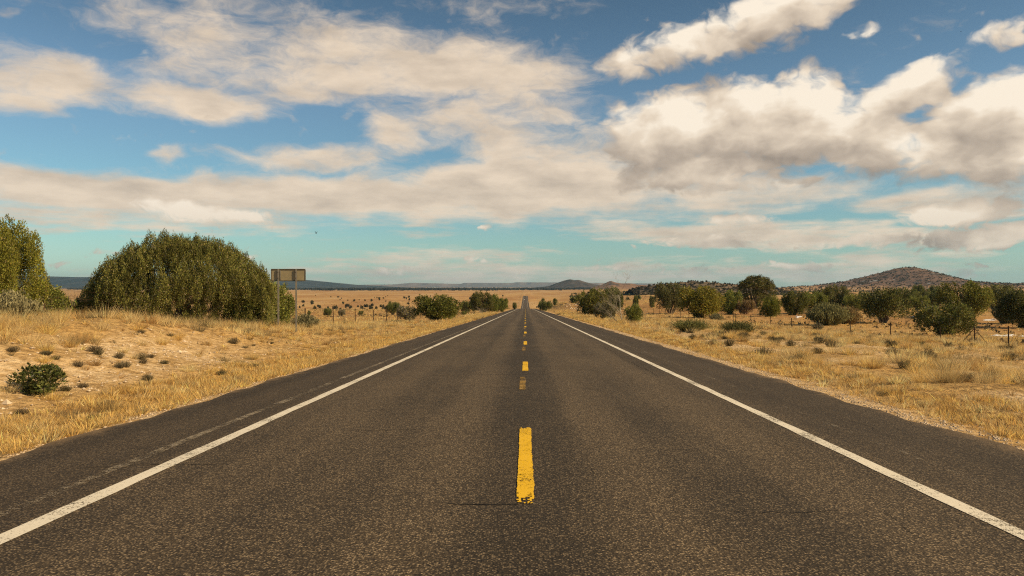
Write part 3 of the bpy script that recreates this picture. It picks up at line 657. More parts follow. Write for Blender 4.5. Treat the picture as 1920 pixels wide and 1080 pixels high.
OL = (.185, .198, .045); YE = (.250, .250, .035); DK = (.140, .152, .045); GY = (.205, .185, .10); BR = (.24, .17, .075); SG = (.27, .24, .13); GN = (.160, .180, .040)
J = 'juniper_tree'; SH = 'shrub'
PLANTS = [
 # left of the road
 ('nearjuniper', J, 'bright yellow green juniper cut off by the left edge of the photo', 'tree', -22, 25, 406, 156, (.195, .190, .032)),
 ('upright', J, 'low dark green juniper beside the bright one at the left edge', 'tree', 72, 31, 526, 70, OL),
 ('sage', SH, 'pale grey sage bush in front of the left edge juniper', 'shrub', 18, 21.5, 548, 84, SG),
 ('small', SH, 'small green bush at the left foot of the wide juniper thicket', 'shrub', 132, 35, 556, 40, OL),
 ('bigbush', J, 'wide dome shaped juniper thicket beside the road sign', 'tree', 335, 37, 443, 308, (.165, .160, .042)),
 ('upright', J, 'juniper directly behind the left sign post, against the wide thicket', 'tree', 472, 39, 505, 90, OL),
 ('upright', J, 'lowest juniper at the right end of the thicket behind the sign', 'tree', 515, 41, 531, 64, OL),
 ('sage', SH, 'grey leafy brush right of the sign post feet', 'shrub', 572, 44, 590, 52, GY),
 ('sage', SH, 'grey leafy brush left of the sign post feet', 'shrub', 497, 38, 592, 52, GY),
 ('small', SH, 'dark green bush alone on the sandy bank at left', 'shrub', 83, 13.2, 682, 84, (0.102, 0.110, 0.032)),
 ('round', J, 'dense dark juniper close to the left road edge with a shaggy right side', 'tree', 817, 88, 553, 86, (0.139, 0.144, 0.032)),
 ('loose', SH, 'grey green bush touching the left of the dense roadside juniper', 'shrub', 763, 98, 573, 36, GY),
 ('open', J, 'small round tree on a bare trunk alone in the left field', 'tree', 737, 165, 566, 27, DK),
 ('loose', SH, 'biggest of the round bushes out in the left field', 'shrub', 614, 165, 577, 16, DK),
 ('loose', SH, 'grey round bush right of the biggest one in the left field', 'shrub', 641, 160, 580, 14, GY),
 ('small', SH, 'small dark bush halfway between the sign and the lone field tree', 'shrub', 676, 165, 582, 11, DK),
 ('small', SH, 'tiny round bush nearest the sign in the left field', 'shrub', 579, 172, 582, 7, DK),
 ('sage', SH, 'low grey scrub in front of the lone field tree', 'shrub', 715, 74, 605, 25, GY),
 ('sage', SH, 'low grey scrub left of the dense roadside juniper foot', 'shrub', 751, 82, 600, 27, GY),
 ('round', J, 'tallest of the three dark junipers left of the far road', 'tree', 905, 200, 547, 42, (0.116, 0.114, 0.032)),
 ('lumpy', J, 'middle one of the three dark junipers left of the far road', 'tree', 926, 203, 552, 26, GN),
 ('round', J, 'lowest of the three dark junipers, nearest to the road', 'tree', 942, 205, 559, 24, GN),
 ('loose', SH, 'dark bush left behind the three junipers', 'shrub', 877, 215, 563, 28, DK),
 ('small', SH, 'small green bush at the foot left of the three junipers', 'shrub', 870, 150, 583, 10, GN),
 ('round', J, 'small round juniper standing alone left of the dipping road', 'tree', 965, 330, 567, 8, DK),
 # right of the road
 ('loose', SH, 'dark bush right of the dipping road beside pale stones', 'shrub', 1022, 245, 564, 26, DK),
 ('small', SH, 'small dark bush against the slope right of the far road', 'shrub', 1040, 330, 559, 10, DK),
 ('small', SH, 'tiny dark bush farther up the slope right of the far road', 'shrub', 1018, 420, 558, 7, DK),
 ('lumpy', J, 'large rounded juniper left of the pale dead tree', 'tree', 1112, 138, 541, 66, (0.154, 0.152, 0.036)),
 ('round', J, 'dark juniper behind the one left of the dead tree', 'tree', 1142, 190, 539, 46, DK),
 ('loose', SH, 'grey brown bush directly left of the pale dead tree', 'shrub', 1134, 95, 566, 42, (0.154, 0.143, 0.065)),
 ('lumpy', SH, 'small green juniper bush at the right foot of the dead tree', 'shrub', 1189, 76, 570, 36, OL),
 ('upright', J, 'slim upright juniper behind the dead tree', 'tree', 1192, 230, 554, 11, DK),
 ('small', J, 'small leaning juniper in the clearing right of the dead tree', 'tree', 1222, 235, 554, 14, DK),
 ('open', J, 'grey green juniper with bare trunk left behind the bright round one', 'tree', 1258, 185, 530, 66, (0.137, 0.133, 0.049)),
 ('round', J, 'bright yellow green round juniper in the right field', 'tree', 1311, 140, 537, 86, (0.230, 0.205, 0.036)),
 ('round', J, 'olive juniper between the bright round one and the tall tree', 'tree', 1370, 168, 545, 50, OL),
 ('loose', SH, 'grey brown bush leaning on the olive juniper below the tall tree', 'shrub', 1398, 165, 562, 34, BR),
 ('sage', SH, 'small grey bush at the right foot of the bright round juniper', 'shrub', 1343, 122, 588, 26, GY),
 ('pinyon', 'pinyon_tree', 'tallest tree with an open umbrella crown in the right field', 'tree', 1418, 215, 517, 68, (0.139, 0.133, 0.042)),
 ('lumpy', J, 'short bright green juniper in front of the tall umbrella tree', 'tree', 1444, 152, 556, 42, (0.162, 0.171, 0.029)),
 ('broom', SH, 'spiky broom bush closer to the road with spreading stems', 'shrub', 1295, 51, 599, 80, (0.150, 0.148, 0.052)),
 ('broom', SH, 'rounded dark broom bush on the verge right of the spiky one', 'shrub', 1383, 52, 602, 72, (0.098, 0.099, 0.036)),
 ('lumpy', J, 'dark juniper right of the short bright green one', 'tree', 1490, 160, 546, 46, (0.122, 0.125, 0.029)),
 ('open', J, 'olive juniper touching the dark one behind the wide brush', 'tree', 1526, 168, 547, 48, OL),
 ('round', J, 'high crowned juniper rising behind the wide brush', 'tree', 1570, 200, 535, 46, (0.143, 0.141, 0.046)),
 ('loose', J, 'soft edged juniper right behind the rust tinged brush', 'tree', 1603, 195, 551, 42, OL),
 ('brush', SH, 'wide spreading olive brush in the middle of the right field', 'shrub', 1552, 118, 570, 76, (0.179, 0.171, 0.073)),
 ('brush', SH, 'rust tinged brush joined to the right of the wide olive brush', 'shrub', 1590, 122, 576, 44, BR),
 ('open', J, 'dark juniper with see through skirt right of the olive brush', 'tree', 1656, 128, 541, 90, (0.122, 0.125, 0.036)),
 ('round', J, 'dark juniper right behind the see through one', 'tree', 1700, 230, 540, 44, DK),
 ('loose', SH, 'round bush in the gap under the sandy slope', 'shrub', 1723, 210, 554, 32, OL),
 ('round', J, 'small juniper on the sandy slope left of the tall rounded tree', 'tree', 1757, 270, 541, 36, DK),
 ('lumpy', J, 'tall rounded green juniper below the rocky hill', 'tree', 1808, 150, 528, 82, (0.170, 0.171, 0.036)),
 ('loose', J, 'full bushy juniper just behind the wire fence', 'tree', 1770, 88, 566, 92, (0.150, 0.152, 0.042)),
 ('open', J, 'grey olive juniper right of the tall rounded one', 'tree', 1868, 195, 534, 70, (0.170, 0.171, 0.056)),
 ('round', J, 'darkest juniper cut off by the right edge of the photo', 'tree', 1918, 112, 543, 72, (0.102, 0.106, 0.032)),
 ('brush', SH, 'grey bush left of the juniper cut off at the right edge', 'shrub', 1888, 125, 570, 42, GY),
 ('round', J, 'pair tree on the rise, left one below the rocky hill', 'tree', 1726, 420, 534, 30, DK),
 ('round', J, 'pair tree on the rise, right one below the rocky hill', 'tree', 1752, 430, 535, 20, DK),
 ('small', SH, 'grey green scrub low beside the right fence line', 'shrub', 1533, 97, 605, 20, GY),
]
for k_, (key, name, label, cat, px, Y, top, wpx, colr) in enumerate(PLANTS):
    plant(key, name, label, cat, px, Y, top, wpx, colr)
PROTO_FAR = None

def twiggy(name, label, cat, seed, px, Y, top, spread_px, mat, leader, colr, levels=3):
    x, y, z = at(px, Y); h = ztop(px, top, Y) - z; sp = spread_px * .5 * Y / F
    tr, br = twig_tree(seed, h, sp, levels, .011 * h, .9, leader)
    r = empty(name, (x, y, z)); tag(r, label, cat); link('trunk', tr, mat, r); link('branches', br, M['twigwood'] if mat is M['deadwood'] else mat, r)
twiggy('dead_tree', 'pale leafless dead tree with one tall bare stem right of the road', 'tree', 31, 1166, 78, 547, 76, M['deadwood'], True, None, 4)
twiggy('bare_shrub', 'grey leafless shrub between left edge juniper and wide thicket', 'shrub', 32, 112, 34, 527, 90, M['bark'], False, None)
twiggy('bare_shrub', 'small pale leafless shrub in front of the three dark junipers', 'shrub', 33, 906, 150, 569, 36, M['deadwood'], False, None)

# ------------------------------------------------------------------ trees too far off to show parts
def far_tree_mesh(seed):
    rng = np.random.default_rng(seed); L = dome_lobes(rng, 9, 1.0, 1.5, .02, .3, .5)
    m = crown_mesh('far_juniper', L, 26, .30, rng); m.materials.append(M['leaf']); return m
FAR = [far_tree_mesh(60 + i) for i in range(5)]
rf = random.Random(5)
def far_tree(x, y, h, w, colr, label, group):
    o = link('far_juniper', FAR[rf.randrange(5)]); o.location = (x, y, float(H(x, y)) - .05); o.scale = (w / 2, w / 2, h / 1.5); o.rotation_euler.z = rf.random() * 6
    o.color = (*colr, 1); tag(o, label, 'tree', group)
def scatter_far():
    n = 0
    rows = [(560, 760, 900, 1050, 36), (560, 700, 600, 700, 12), (840, 960, 640, 1150, 30), (620, 830, 1300, 1700, 34), (560, 960, 400, 1900, 34)]
    for (a, b, y0, y1, k) in rows:
        for i in range(k):
            px = rf.uniform(a, b); Y = rf.uniform(y0, y1); x, y, z = at(px, Y)
            if x > -14: continue
            h = rf.uniform(1.8, 4.2); far_tree(x, y, h, h * rf.uniform(1.0, 1.9), (.085, .078, .034), 'dark juniper dot scattered over the far plain left of the road', 'far junipers left of the road')
    for i in range(95):
        px = rf.uniform(1040, 1960); Y = 250 * (1 + rf.random() ** 1.3 * 3.2); x, y, z = at(px, Y)
        if x < 14 or (1700 < px < 1800 and Y < 600) or 1203 < px < 1238 or 1462 < px < 1474 or 1540 < px < 1556: continue
        h = rf.uniform(2.6, 4.8) * (1 if x > 60 else .6); far_tree(x, y, h, h * rf.uniform(1.1, 1.7), rf.choice([(.105, .112, .038), (.125, .13, .04), (.14, .135, .055)]), 'juniper in the scattered woodland between the right field and the hills', 'scattered woodland right of the road')
scatter_far()

def clumps(name, P, size, rng, colr, label, cat, per=9):
    """a mass of far-off scrub as one object: little heaps of leaf sprays at points P"""
    n = len(P); C = np.repeat(P, per, 0); s = np.repeat(size, per)
    d = unit(rng, n * per); d[:, 2] = np.abs(d[:, 2]); C = C + d * s[:, None] * np.array([.55, .55, .75])
    V, Fc = cards(C, d + np.array([0, 0, .5]), s * 1.0, s * .8, rng)
    t = np.repeat(np.repeat(np.clip(1 + .3 * rng.normal(size=n), .4, 1.8), per) * np.clip(1 + .25 * rng.normal(size=n * per), .4, 1.7), 4)
    o = link(name, mesh(name, V, Fc, np.stack([t, t, t], 1)), M['leaf']); o.color = (*colr, 1); tag(o, label, cat, kind='stuff')

def build_masses():
    rng = np.random.default_rng(77)
    n = 9000; Y = rng.uniform(3800, 7800, n); u = rng.uniform(-.62, .22, n); x = u * Y
    keep = fbm(x / 900, Y / 500, 61) + sstep(5200, 6600, Y) * .55 > .62
    x, Y = x[keep], Y[keep]; clumps('far_woodland', np.stack([x, Y, H(x, Y)], 1), rng.uniform(7, 15, len(x)), rng, (.040, .038, .026), 'dark woodland belt along the far edge of the plain', 'woodland', 5)
    n = 5200; Y = 700 * (1 + rng.random(n) ** 1.2 * 2.2); u = rng.uniform(.06, .82, n); x = u * Y
    keep = fbm(x / 160, Y / 160, 63) > .53; x, Y = x[keep], Y[keep]
    clumps('hillfoot_woodland', np.stack([x, Y, H(x, Y)], 1), rng.uniform(2.2, 4.2, len(x)), rng, (.095, .095, .038), 'juniper woodland spread over the foot of the right hills', 'woodland', 8)
    for (gx, gy, gz), nn, nm, lb in ((HILL_A, 1500, 'ridge_scrub', 'dark scrub growing over the low ridge behind the junipers'), (HILL_B, 5200, 'hill_scrub', 'dark scrub dotted over the rocky hill')):
        idx = rng.choice(gx.size, nn); P = np.stack([gx.ravel()[idx], gy.ravel()[idx], gz.ravel()[idx]], 1)
        st = (gx[0, 1] - gx[0, 0]) * .5; sy = (gy[1, 0] - gy[0, 0]) * .5
        P = P[(gy.ravel()[idx] < gy.mean() + 60)]; P[:, 0] += rng.uniform(-1, 1, len(P)) * st * .8
        clumps(nm, P, rng.uniform(1.6, 3.4, len(P)), rng, (.055, .046, .026), lb, 'scrub', 7)
    n = 26000; Y = 130 * (1 + rng.random(n) ** 1.4 * 9); u = rng.uniform(-.66, .7, n); x = u * Y
    keep = (np.abs(x) > 9) & (fbm(x / 60, Y / 90, 65) > .50) & (rng.random(n) < .8); x, Y = x[keep], Y[keep]
    n = 1500; x2 = rng.uniform(33, 95, n); y2 = rng.uniform(44, 150, n); k2 = (x2 < .74 * y2) & (fbm(x2 / 7, y2 / 7, 71) > .45); x = np.concatenate([x, x2[k2]]); Y = np.concatenate([Y, y2[k2]])
    clumps('low_scrub', np.stack([x, Y, H(x, Y)], 1), rng.uniform(.16, .38, len(x)) * (1 + Y / 700), rng, (.27, .20, .105), 'low brown scrub speckling the open range', 'scrub', 4)
build_masses()

# ------------------------------------------------------------------ grass, scrub tufts, stones, snow
def grass_mesh(name, P, h, r, nb, wd, tint, rng, lean=.75):
    n = len(P); k = n * nb; b = np.repeat(P, nb, 0); hh = np.repeat(h, nb) * (.45 + .65 * rng.random(k)); rr = np.repeat(r, nb)
    a = rng.random(k) * 6.283; q = np.sqrt(rng.random(k))
    d = np.stack([np.cos(a), np.sin(a)], 1)
    base = b.copy(); base[:, :2] += d * (rr * q * .45)[:, None]; base[:, 2] -= .02
    tip = b.copy(); tip[:, :2] += d * (rr * q * (.5 + lean))[:, None] + rng.normal(size=(k, 2)) * (.22 * hh)[:, None]; tip[:, 2] += hh * (1 - .3 * q)
    pa = rng.random(k) * 3.1416; w = np.repeat(wd, nb) * (.6 + .8 * rng.random(k)); pr = np.stack([np.cos(pa) * w, np.sin(pa) * w, 0 * w], 1) * .5
    V = np.stack([base - pr, base + pr, tip], 1).reshape(-1, 3)
    tint = np.repeat(tint, nb, 0); dulled = rng.random(k) < .22; tint = np.where(dulled[:, None], tint * .40 + DULL * .40, tint); tip[:, 2] -= dulled * hh * .38 * (1 - .3 * q)  # random blades dulled: dead growth, also standing in for shade at tuft bases
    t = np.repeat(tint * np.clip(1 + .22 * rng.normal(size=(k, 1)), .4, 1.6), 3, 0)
    return mesh(name, V, np.arange(3 * k).reshape(-1, 3), np.clip(t, 0, .9))

GOLD = np.array([.76, .505, .175]); PALE = np.array([.78, .585, .29]); DULL = np.array([.33, .26, .135]); RUST = np.array([.48, .29, .11])
def tints(n, rng, wts):
    c = np.stack([GOLD, PALE, DULL, RUST]); i = rng.choice(4, n, p=wts); return c[i] * np.clip(1 + .15 * rng.normal(size=(n, 1)), .6, 1.4)

def build_grass():
    rng = np.random.default_rng(101)
    def cand(x0, x1, y0, y1, dens):
        n = int((x1 - x0) * (y1 - y0) * dens); x = rng.uniform(x0, x1, n); y = rng.uniform(y0, y1, n)
        k = (np.abs(x) < .80 * y + 4); return x[k], y[k]
    # tall bunches, standing apart with low growth between them
    def bunches(nm, lb, x, y, h, r, nb, wd, wts):
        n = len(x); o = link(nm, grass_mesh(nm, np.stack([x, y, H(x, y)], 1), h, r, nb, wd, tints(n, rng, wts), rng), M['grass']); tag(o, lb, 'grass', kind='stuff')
    X = []; Y = []; HT = []
    x, y = cand(-50, -6.6, 4, 78, 2.6); bare = bank_bare(x, y); cl = fbm(x / 2.0, y / 2.0, 33); top = sstep(9.6, 11.8, -x)
    p = np.clip((1 - bare) * (.25 + .9 * sstep(.38, .58, cl)), .48, 1) * np.clip(.5 + .7 * top, 0, 1)
    k = rng.random(len(x)) < p; X.append(x[k]); Y.append(y[k]); HT.append((.16 + .12 * rng.random(k.sum()) + top[k] * (.08 + .28 * rng.random(k.sum()))))
    x, y = cand(6.9, 48, 4, 118, 1.9); bare = bank_bare(x, y); cl = fbm(x / 2.2, y / 2.2, 35)
    p = np.clip((1 - bare) * (.10 + 1.1 * sstep(.44, .56, cl)), .03, 1) * np.where(x > 33, .5, 1)
    k = rng.random(len(x)) < p; X.append(x[k]); Y.append(y[k]); HT.append(.17 + (.14 + .30 * rng.random(k.sum())) * sstep(7, 10, x[k]))
    x = np.concatenate(X); y = np.concatenate(Y); h = np.concatenate(HT); d = np.hypot(x, y)
    for lo, hi, nb, wd, nm, lb in ((0, 26, 190, .0065, 'bunch_grass', 'dry golden bunch grass on the near verges'), (26, 60, 100, .012, 'verge_grass', 'dry straw grass farther along the verges'), (60, 999, 34, .03, 'distant_verge_grass', 'dry straw grass along the verges far down the road')):
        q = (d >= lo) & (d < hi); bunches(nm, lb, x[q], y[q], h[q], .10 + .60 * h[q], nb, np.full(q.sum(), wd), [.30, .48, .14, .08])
    X = []; Y = []
    for x0, x1 in ((-46, -6.4), (6.6, 46)):
        x, y = cand(x0, x1, 4, 80, 5.0 if x0 < 0 else 2.2); k = rng.random(len(x)) < np.clip(.95 - .65 * bank_bare(x, y), .1, 1) * (.35 + .65 * sstep(.35, .55, fbm(x / .8, y / .8, 43))); X.append(x[k]); Y.append(y[k])
    x = np.concatenate(X); y = np.concatenate(Y); n = len(x); d = np.hypot(x, y)
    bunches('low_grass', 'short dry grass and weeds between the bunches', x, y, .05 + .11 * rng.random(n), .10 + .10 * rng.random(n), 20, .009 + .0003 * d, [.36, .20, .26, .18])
    # short golden turf hugging the pavement
    X = []; Y = []
    for s in (-1, 1):
        y = 3 + 155 * rng.random(9000) ** 1.5; w = 1.9 if s < 0 else 1.9; off = .05 if s < 0 else .55
        X.append(s * (5.85 + off + w * rng.random(9000) ** 1.1)); Y.append(y)
    x = np.concatenate(X); y = np.concatenate(Y); k = rng.random(len(x)) < np.where(x < 0, 1, .5) * (.35 + sstep(.3, .5, fbm(x / 1.1, y / 1.6, 37))); x, y = x[k], y[k]; n = len(x)
    h = (.08 + .14 * rng.random(n)) * (1 + sstep(40, 100, y) * 1.4)
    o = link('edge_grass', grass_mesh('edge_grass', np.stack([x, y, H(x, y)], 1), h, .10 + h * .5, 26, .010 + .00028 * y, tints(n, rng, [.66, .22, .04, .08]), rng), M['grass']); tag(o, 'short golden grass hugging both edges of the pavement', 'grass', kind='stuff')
    # the open range
    n = 30000; y = 60 + 330 * rng.random(n) ** 1.5; u = rng.uniform(-.72, .74, n); x = u * y; k = (np.abs(x) > 7.6) & (rng.random(n) < .25 + sstep(.36, .56, fbm(x / 9, y / 9, 39)))
    k &= ~((x > 7) & (x < 34) & (y < 110)); x, y = x[k], y[k]; n = len(x); h = rng.uniform(.14, .38, n) * (1 + y / 500)
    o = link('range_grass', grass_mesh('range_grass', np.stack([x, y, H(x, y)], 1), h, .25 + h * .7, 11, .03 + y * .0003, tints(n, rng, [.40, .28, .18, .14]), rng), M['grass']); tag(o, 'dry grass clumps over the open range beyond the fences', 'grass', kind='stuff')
build_grass()

def build_scrub():
    rng = np.random.default_rng(7); cr, st, hw, hh = PROTO['scrub']; r = random.Random(9); done = []
    def put(x, y, s, colr, label, group, hs=1.0):
        root = empty('scrub_tuft', (x, y, float(H(x, y)) - .01)); root.scale = (s / hw, s / hw, s * hs / hh); root.rotation_euler.z = r.random() * 6.28
        tag(root, label, 'scrub', group); a = link('crown', cr, None, root); b = link('stems', st, None, root); a.color = (*colr, 1); b.color = (*colr, 1)
    L = [(100, 668, 16), (73, 660, 10), (175, 660, 14), (190, 667, 10), (230, 674, 12), (262, 680, 11), (300, 677, 12), (318, 684, 10), (210, 685, 9), (232, 688, 7), (155, 690, 9), (125, 683, 12), (30, 660, 16), (200, 724, 10), (275, 713, 14), (315, 716, 12), (143, 724, 9), (190, 742, 14), (265, 735, 12), (28, 704, 11), (30, 775, 18), (70, 778, 14), (142, 790, 10), (168, 788, 12), (215, 765, 10), (345, 702, 9), (410, 703, 9), (372, 650, 10), (445, 620, 14), (380, 632, 9), (130, 735, 12), (96, 630, 15), (470, 690, 10)]
    for (px, py, rp) in L[::2] + L[1:12:2]:                                                  # look for where that direction meets the bank
        d = ray(px, py); best = min(np.arange(8, 45, .1), key=lambda t: abs(CAM_Z + d.z * t / d.y - float(H(d.x * t / d.y, t))) + .004 * t)
        put(d.x * best / d.y + r.gauss(0, .15), best, max(.14, rp * best / F * r.uniform(.7, 1.25)), r.choice([(.13, .10, .06), (.16, .13, .075), (.11, .095, .05)]), 'dark dry scrub tuft on the sandy left bank', 'dark scrub tufts on the left bank', r.uniform(.7, 1.3))
    for _ in range(16):
        y = r.uniform(9, 30); x = -r.uniform(7.6, 13.5)
        if -x < .70 * y: put(x, y, r.uniform(.10, .24), r.choice([(.15, .12, .07), (.22, .17, .09), (.12, .10, .055)]), 'dark dry scrub tuft on the sandy left bank', 'dark scrub tufts on the left bank', r.uniform(.7, 1.3))
    n = 0
    while n < 62:
        y = r.uniform(9, 52); x = r.uniform(8.2, 27)
        if abs(x) > .70 * y: continue
        n += 1; put(x, y, r.uniform(.18, .36), r.choice([(.12, .10, .055), (.16, .125, .065), (.085, .075, .045)]), 'greenish grey scrub tuft in the golden grass of the right verge', 'scrub tufts on the right verge', 1.1)
build_scrub()

def build_stones():
    rng = np.random.default_rng(15)
    def stones(name, x, y, s, label):
        n = len(x); o8 = np.array([(1, 0, 0), (0, 1, 0), (-1, 0, 0), (0, -1, 0), (0, 0, 1), (0, 0, -1)], float)
        Fo = np.array([(0, 1, 4), (1, 2, 4), (2, 3, 4), (3, 0, 4), (1, 0, 5), (2, 1, 5), (3, 2, 5), (0, 3, 5)])
        V = o8[None] * (s[:, None, None] * (.6 + .6 * rng.random((n, 6, 1)))) * np.array([1, 1, .6]); an = rng.random(n) * 6.283
        c, sn = np.cos(an)[:, None], np.sin(an)[:, None]; vx = V[..., 0] * c - V[..., 1] * sn; vy = V[..., 0] * sn + V[..., 1] * c
        V = np.stack([vx + x[:, None], vy + y[:, None], V[..., 2] + (H(x, y) + s * .15)[:, None]], -1).reshape(-1, 3)
        o = link(name, mesh(name, V, (Fo[None] + (np.arange(n) * 6)[:, None, None]).reshape(-1, 3)), M['stone']); tag(o, label, 'stones', kind='stuff')
    n = 9000; y = 4 + 34 * rng.random(n) ** 1.2; x = -rng.uniform(7.2, 15.5, n); k = rng.random(n) < bank_bare(x, y) * .9 + .05
    stones('bank_stones', x[k], y[k], rng.uniform(.012, .05, k.sum()) * np.where(rng.random(k.sum()) < .04, 2.2, 1), 'pale stones strewn over the sandy left bank')
    n = 7000; y = 4 + 60 * rng.random(n) ** 1.5; x = np.where(rng.random(n) < .8, 5.72 + 1.0 * rng.random(n) ** 1.4, -5.72 - .3 * rng.random(n)); k = np.ones(n, bool)
    stones('edge_gravel', x, y, rng.uniform(.008, .028, n), 'pale gravel along the pavement edges')
    n = 1500; y = 8 + 40 * rng.random(n); x = rng.uniform(8, 26, n); k = rng.random(n) < bank_bare(x, y) + .08
    stones('verge_stones', x[k], y[k], rng.uniform(.015, .045, k.sum()), 'small stones on bare soil in the right verge')
    n = 260; y = rng.uniform(190, 280, n); x = 14 + rng.random(n) * 18
    stones('pale_rocks', x, y, rng.uniform(.15, .45, n), 'pale broken rocks on the slope right of the far road')
build_stones()

def build_snow():
    A = Acc(); r = random.Random(4)
    spots = [(q, 1) for q in ((1865, 601, 22, 2.2), (1896, 598, 12, 1.4), (1890, 631, 26, 1.2), (1685, 634, 14, .8), (1500, 595, 10, 1.), (1640, 590, 12, 1.), (1720, 594, 10, 1.), (1590, 600, 8, .8), (1310, 597, 8, .8))]
    for (px, py, w, d), _ in spots:
        for j in range(7):
            dd = ray(px + r.gauss(0, w * .6), py + r.gauss(0, .8)); Y = min(np.arange(60, 210, .5), key=lambda t: abs(CAM_Z + dd.z * t / dd.y - float(H(dd.x * t / dd.y, t)))); X = dd.x * Y / dd.y
            rx = w * Y / F * r.uniform(.2, .5); n = 22; dy = d * r.uniform(.3, .8); P = []
            for k in range(n):
                a = k / n * 6.283; q = .45 + .55 * r.random(); P.append((X + math.cos(a) * rx * q, Y + math.sin(a) * dy * q))
            A.add([(X, Y, float(H(X, Y)) + .17)] + [(p[0], p[1], float(H(*p)) + .02) for p in P], [(0, 1 + k, 1 + (k + 1) % n) for k in range(n)])
    tag(link('snow', A.mesh('snow', True), M['snow']), 'thin leftover snow lying in the shade of the right junipers', 'snow', kind='stuff')
build_snow()

# ------------------------------------------------------------------ sign, fences, markers, car, birds
def build_sign():
    x, y, z = at(541, 36); r = empty('road_sign', (x, y, z)); r.rotation_euler.z = R(2)
    tag(r, 'blank back of a wide road sign on two thin posts at left', 'road sign')
    zt = ztop(541, 505.5, 36) - z; zb = ztop(541, 526, 36) - z; w = 61 / F * 36.9 / 2
    b = Acc(); b.box((-w, -.045, zb), (w, -.025, zt)); board = link('board', b.mesh('board'), M['signback'], r)
    f = Acc(); f.box((-w - .012, -.075, zt - .004), (w + .012, -.012, zt + .035)); f.box((-w - .012, -.075, zb - .035), (w + .012, -.012, zb + .004))
    f.box((-w - .03, -.06, zb), (-w - .002, -.015, zt)); f.box((w + .002, -.06, zb), (w + .03, -.015, zt)); link('frame', f.mesh('frame'), M['signframe'], board)
    s = Acc(); s.box((-w * .48, -.075, zb + .04), (-w * .44, -.047, zt - .04)); link('stiffener', s.mesh('stiffener'), M['steel'], board)
    for px in (523.5, 556):
        cx = (px - 541) / F * 36.9; p = Acc()
        p.box((cx - .035, -.125, -.3), (cx + .035, -.117, zt + .02)); p.box((cx - .035, -.117, -.3), (cx - .027, -.079, zt + .02)); p.box((cx + .027, -.117, -.3), (cx + .035, -.079, zt + .02))
        po = link('post', p.mesh('post'), M['steel'], r)
        q = Acc()
        for zz in (zb + .12, zt - .12): q.tube([(cx, -.14, zz), (cx, -.118, zz)], .018, 8)
        link('bolt', q.mesh('bolt'), M['rust'], po)
build_sign()

def fence(pts, label, braces=(), step=8.2, hgt=1.5):
    p0 = pts[0]; z0 = float(H(*p0)); r = empty('wire_fence', (p0[0], p0[1], z0)); tag(r, label, 'fence')
    P = []
    for (x0, y0), (x1, y1) in zip(pts, pts[1:]):
        n = max(1, round(math.hypot(x1 - x0, y1 - y0) / step)); P += [(x0 + (x1 - x0) * i / n, y0 + (y1 - y0) * i / n) for i in range(n)]
    P.append(pts[-1]); rr = random.Random(int(p0[1] * 10) + 3); Z = [float(H(*p)) for p in P]
    proto = Acc(); proto.box((-.022, -.006, -.3), (.022, .006, hgt)); proto.box((-.006, .006, -.3), (.006, .04, hgt)); proto.box((-.03, -.009, hgt - .16), (.03, .009, hgt + .02)); pm = proto.mesh('post')
    for i, (x, y) in enumerate(P):
        o = link('post', pm, M['rust'], r); o.location = (x - p0[0], y - p0[1], Z[i] - z0); o.rotation_euler = (rr.gauss(0, .03), rr.gauss(0, .03), math.pi / 2 + rr.gauss(0, .1)); o.scale = (1.5, 1.5, rr.uniform(.95, 1.05))
    for (x, y) in braces:
        z = float(H(x, y)) - z0; b = Acc(); bx, by = x - p0[0], y - p0[1]
        b.tube([(bx, by, z - .3), (bx, by, z + 1.5)], .045, 8)
        for s in (-1, 1): b.tube([(bx, by, z + 1.4), (bx + .55 * s, by - 1.15 * s, z - .05)], .022, 6)
        link('brace_post', b.mesh('brace_post'), M['rust'], r)
    for hz in (.45, .75, 1.05, 1.38):
        w = Acc(); pts3 = []
        for i, (x, y) in enumerate(P): pts3.append((x - p0[0], y - p0[1] , Z[i] - z0 + hz))
        w.tube(pts3, .004, 3, False); link('wire', w.mesh('wire'), M['rust'], r)
fence([(32.2, 33.6), (32, 50), (31.8, 210)], 'thin wire fence with steel posts along the right field', braces=[(31.9, 53.6)])
fence([(-19.6, 30), (-16.2, 47), (-15.5, 76), (-18, 170)], 'thin wire fence with steel posts along the left field')

def build_marker():
    x, y, z = at(992.5, 430); x = max(x, 6.6); r = empty('roadside_marker', (x, y, float(H(x, y)))); tag(r, 'small dark marker board beside the right road edge at the dip', 'road sign')
    b = Acc(); b.box((-.33, -.03, .55), (.33, .0, 1.6)); link('board', b.mesh('board'), M['signframe'], r)
    p = Acc(); p.tube([(0, .03, -.2), (0, .03, 1.6)], .035, 6); link('post', p.mesh('post'), M['steel'], r)
    x, y, z = at(851.5, 240); r = empty('utility_pole', (x, y, z)); tag(r, 'thin wooden pole standing alone in the left field', 'pole')
    p = Acc(); p.tube([(0, 0, -.3), (.01, 0, 3), (.0, 0, 4.6)], [.11, .1, .08], 8); link('pole', p.mesh('pole', True), M['bark'], r)
    p = Acc(); p.box((-.45, -.05, 4.1), (.45, .05, 4.2)); link('crossarm', p.mesh('crossarm'), M['bark'], r)
build_marker()

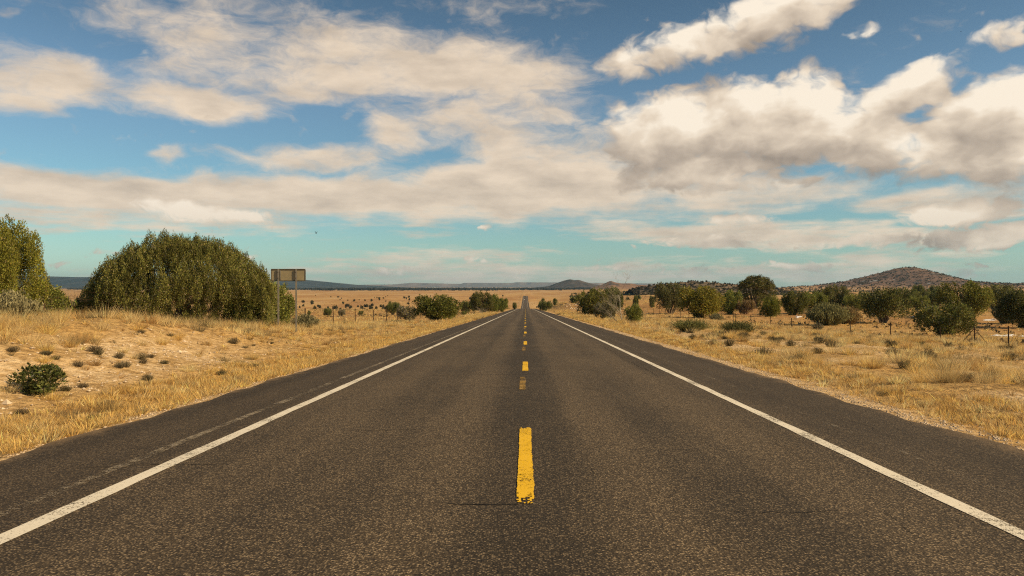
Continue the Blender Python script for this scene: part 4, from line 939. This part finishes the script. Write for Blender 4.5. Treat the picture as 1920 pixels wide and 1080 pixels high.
def build_car():
    y = 1420.; x = -1.7; r = empty('car', (x, y, float(zroad(y)))); tag(r, 'tiny white car far down the road at the dip', 'car')
    prof = [(-2.2, .35), (-2.25, .75), (-2.1, 1.0), (-1.4, 1.05), (-.75, 1.5), (.9, 1.52), (1.6, 1.1), (2.2, 1.0), (2.25, .4)]
    A = Acc(); n = len(prof)
    V = [(s * (.9 if q < 1.2 else .72), p, q) for s in (-1, 1) for p, q in prof]
    A.add(V, [(i, (i + 1) % n, n + (i + 1) % n, n + i) for i in range(n)]); A.add(V[:n], [tuple(range(n))]); A.add(V[n:], [tuple(range(n))[::-1]])
    link('body', A.mesh('body'), M['car'], r)
    g = Acc(); g.add([(-.75, -1.36, 1.09), (.75, -1.36, 1.09), (.66, -.80, 1.48), (-.66, -.80, 1.48)], [(0, 1, 2, 3)])
    link('windscreen', g.mesh('windscreen'), M['glass'], r).location = (0, -.012, .006)
    wm = Acc(); wm.tube([(-.11, 0, 0), (.11, 0, 0)], .33, 14); wmm = wm.mesh('wheel')
    for sx in (-1, 1):
        for sy in (-1.4, 1.35): link('wheel', wmm, M['rubber'], r).location = (sx * .84, sy, .33)
        h = Acc(); h.tube([(sx * .62, -2.27, .78), (sx * .62, -2.2, .78)], .11, 10); link('headlight', h.mesh('headlight'), M['steel'], r)
build_car()

def bird(px, py, Y, span, label, up):
    d = ray(px, py); A = Acc(); k = span / 2
    A.tube([(0, -.30 * k, 0), (0, -.18 * k, .0), (0, .05 * k, 0), (0, .35 * k, 0), (0, .55 * k, .01)], [.01, .09 * k, .12 * k, .07 * k, .02], 8)
    for s in (-1, 1):
        A.add([(0, -.12 * k, .03 * k), (0, .18 * k, .03 * k), (s * .5 * k, .14 * k, up * .45 * k), (s * .5 * k, -.14 * k, up * .45 * k), (s * k, .12 * k, up * .75 * k)], [(0, 1, 2), (0, 2, 3), (3, 2, 4)])
    o = link('bird', A.mesh('bird', False), M['feather']); o.location = (d.x * Y / d.y, Y, CAM_Z + d.z * Y / d.y); o.rotation_euler.z = R(65); tag(o, label, 'bird')
bird(593, 437.5, 120, .75, 'black bird flying above the road sign with raised wings', 1.4)
bird(1802, 59, 160, .6, 'tiny black bird gliding high at the upper right', .15)

# ------------------------------------------------------------------ air
hb = Acc(); hb.box((-26000, -400, -60), (26000, 26000, 420)); hz = link('haze', hb.mesh('haze')); tag(hz, 'thin dusty air over the plain', 'haze', kind='stuff')
hm = bpy.data.materials.new('dusty_air'); hm.use_nodes = True; ht = NT(hm.node_tree); ht.n.remove(ht.n['Principled BSDF'])
pv = ht.new('ShaderNodeVolumePrincipled'); pv.inputs['Color'].default_value = (.40, .72, 1.0, 1); pv.inputs['Density'].default_value = 3.0e-5; pv.inputs['Anisotropy'].default_value = .2
ht.l.new(pv.outputs[0], ht.n['Material Output'].inputs['Volume']); hz.data.materials.append(hm)
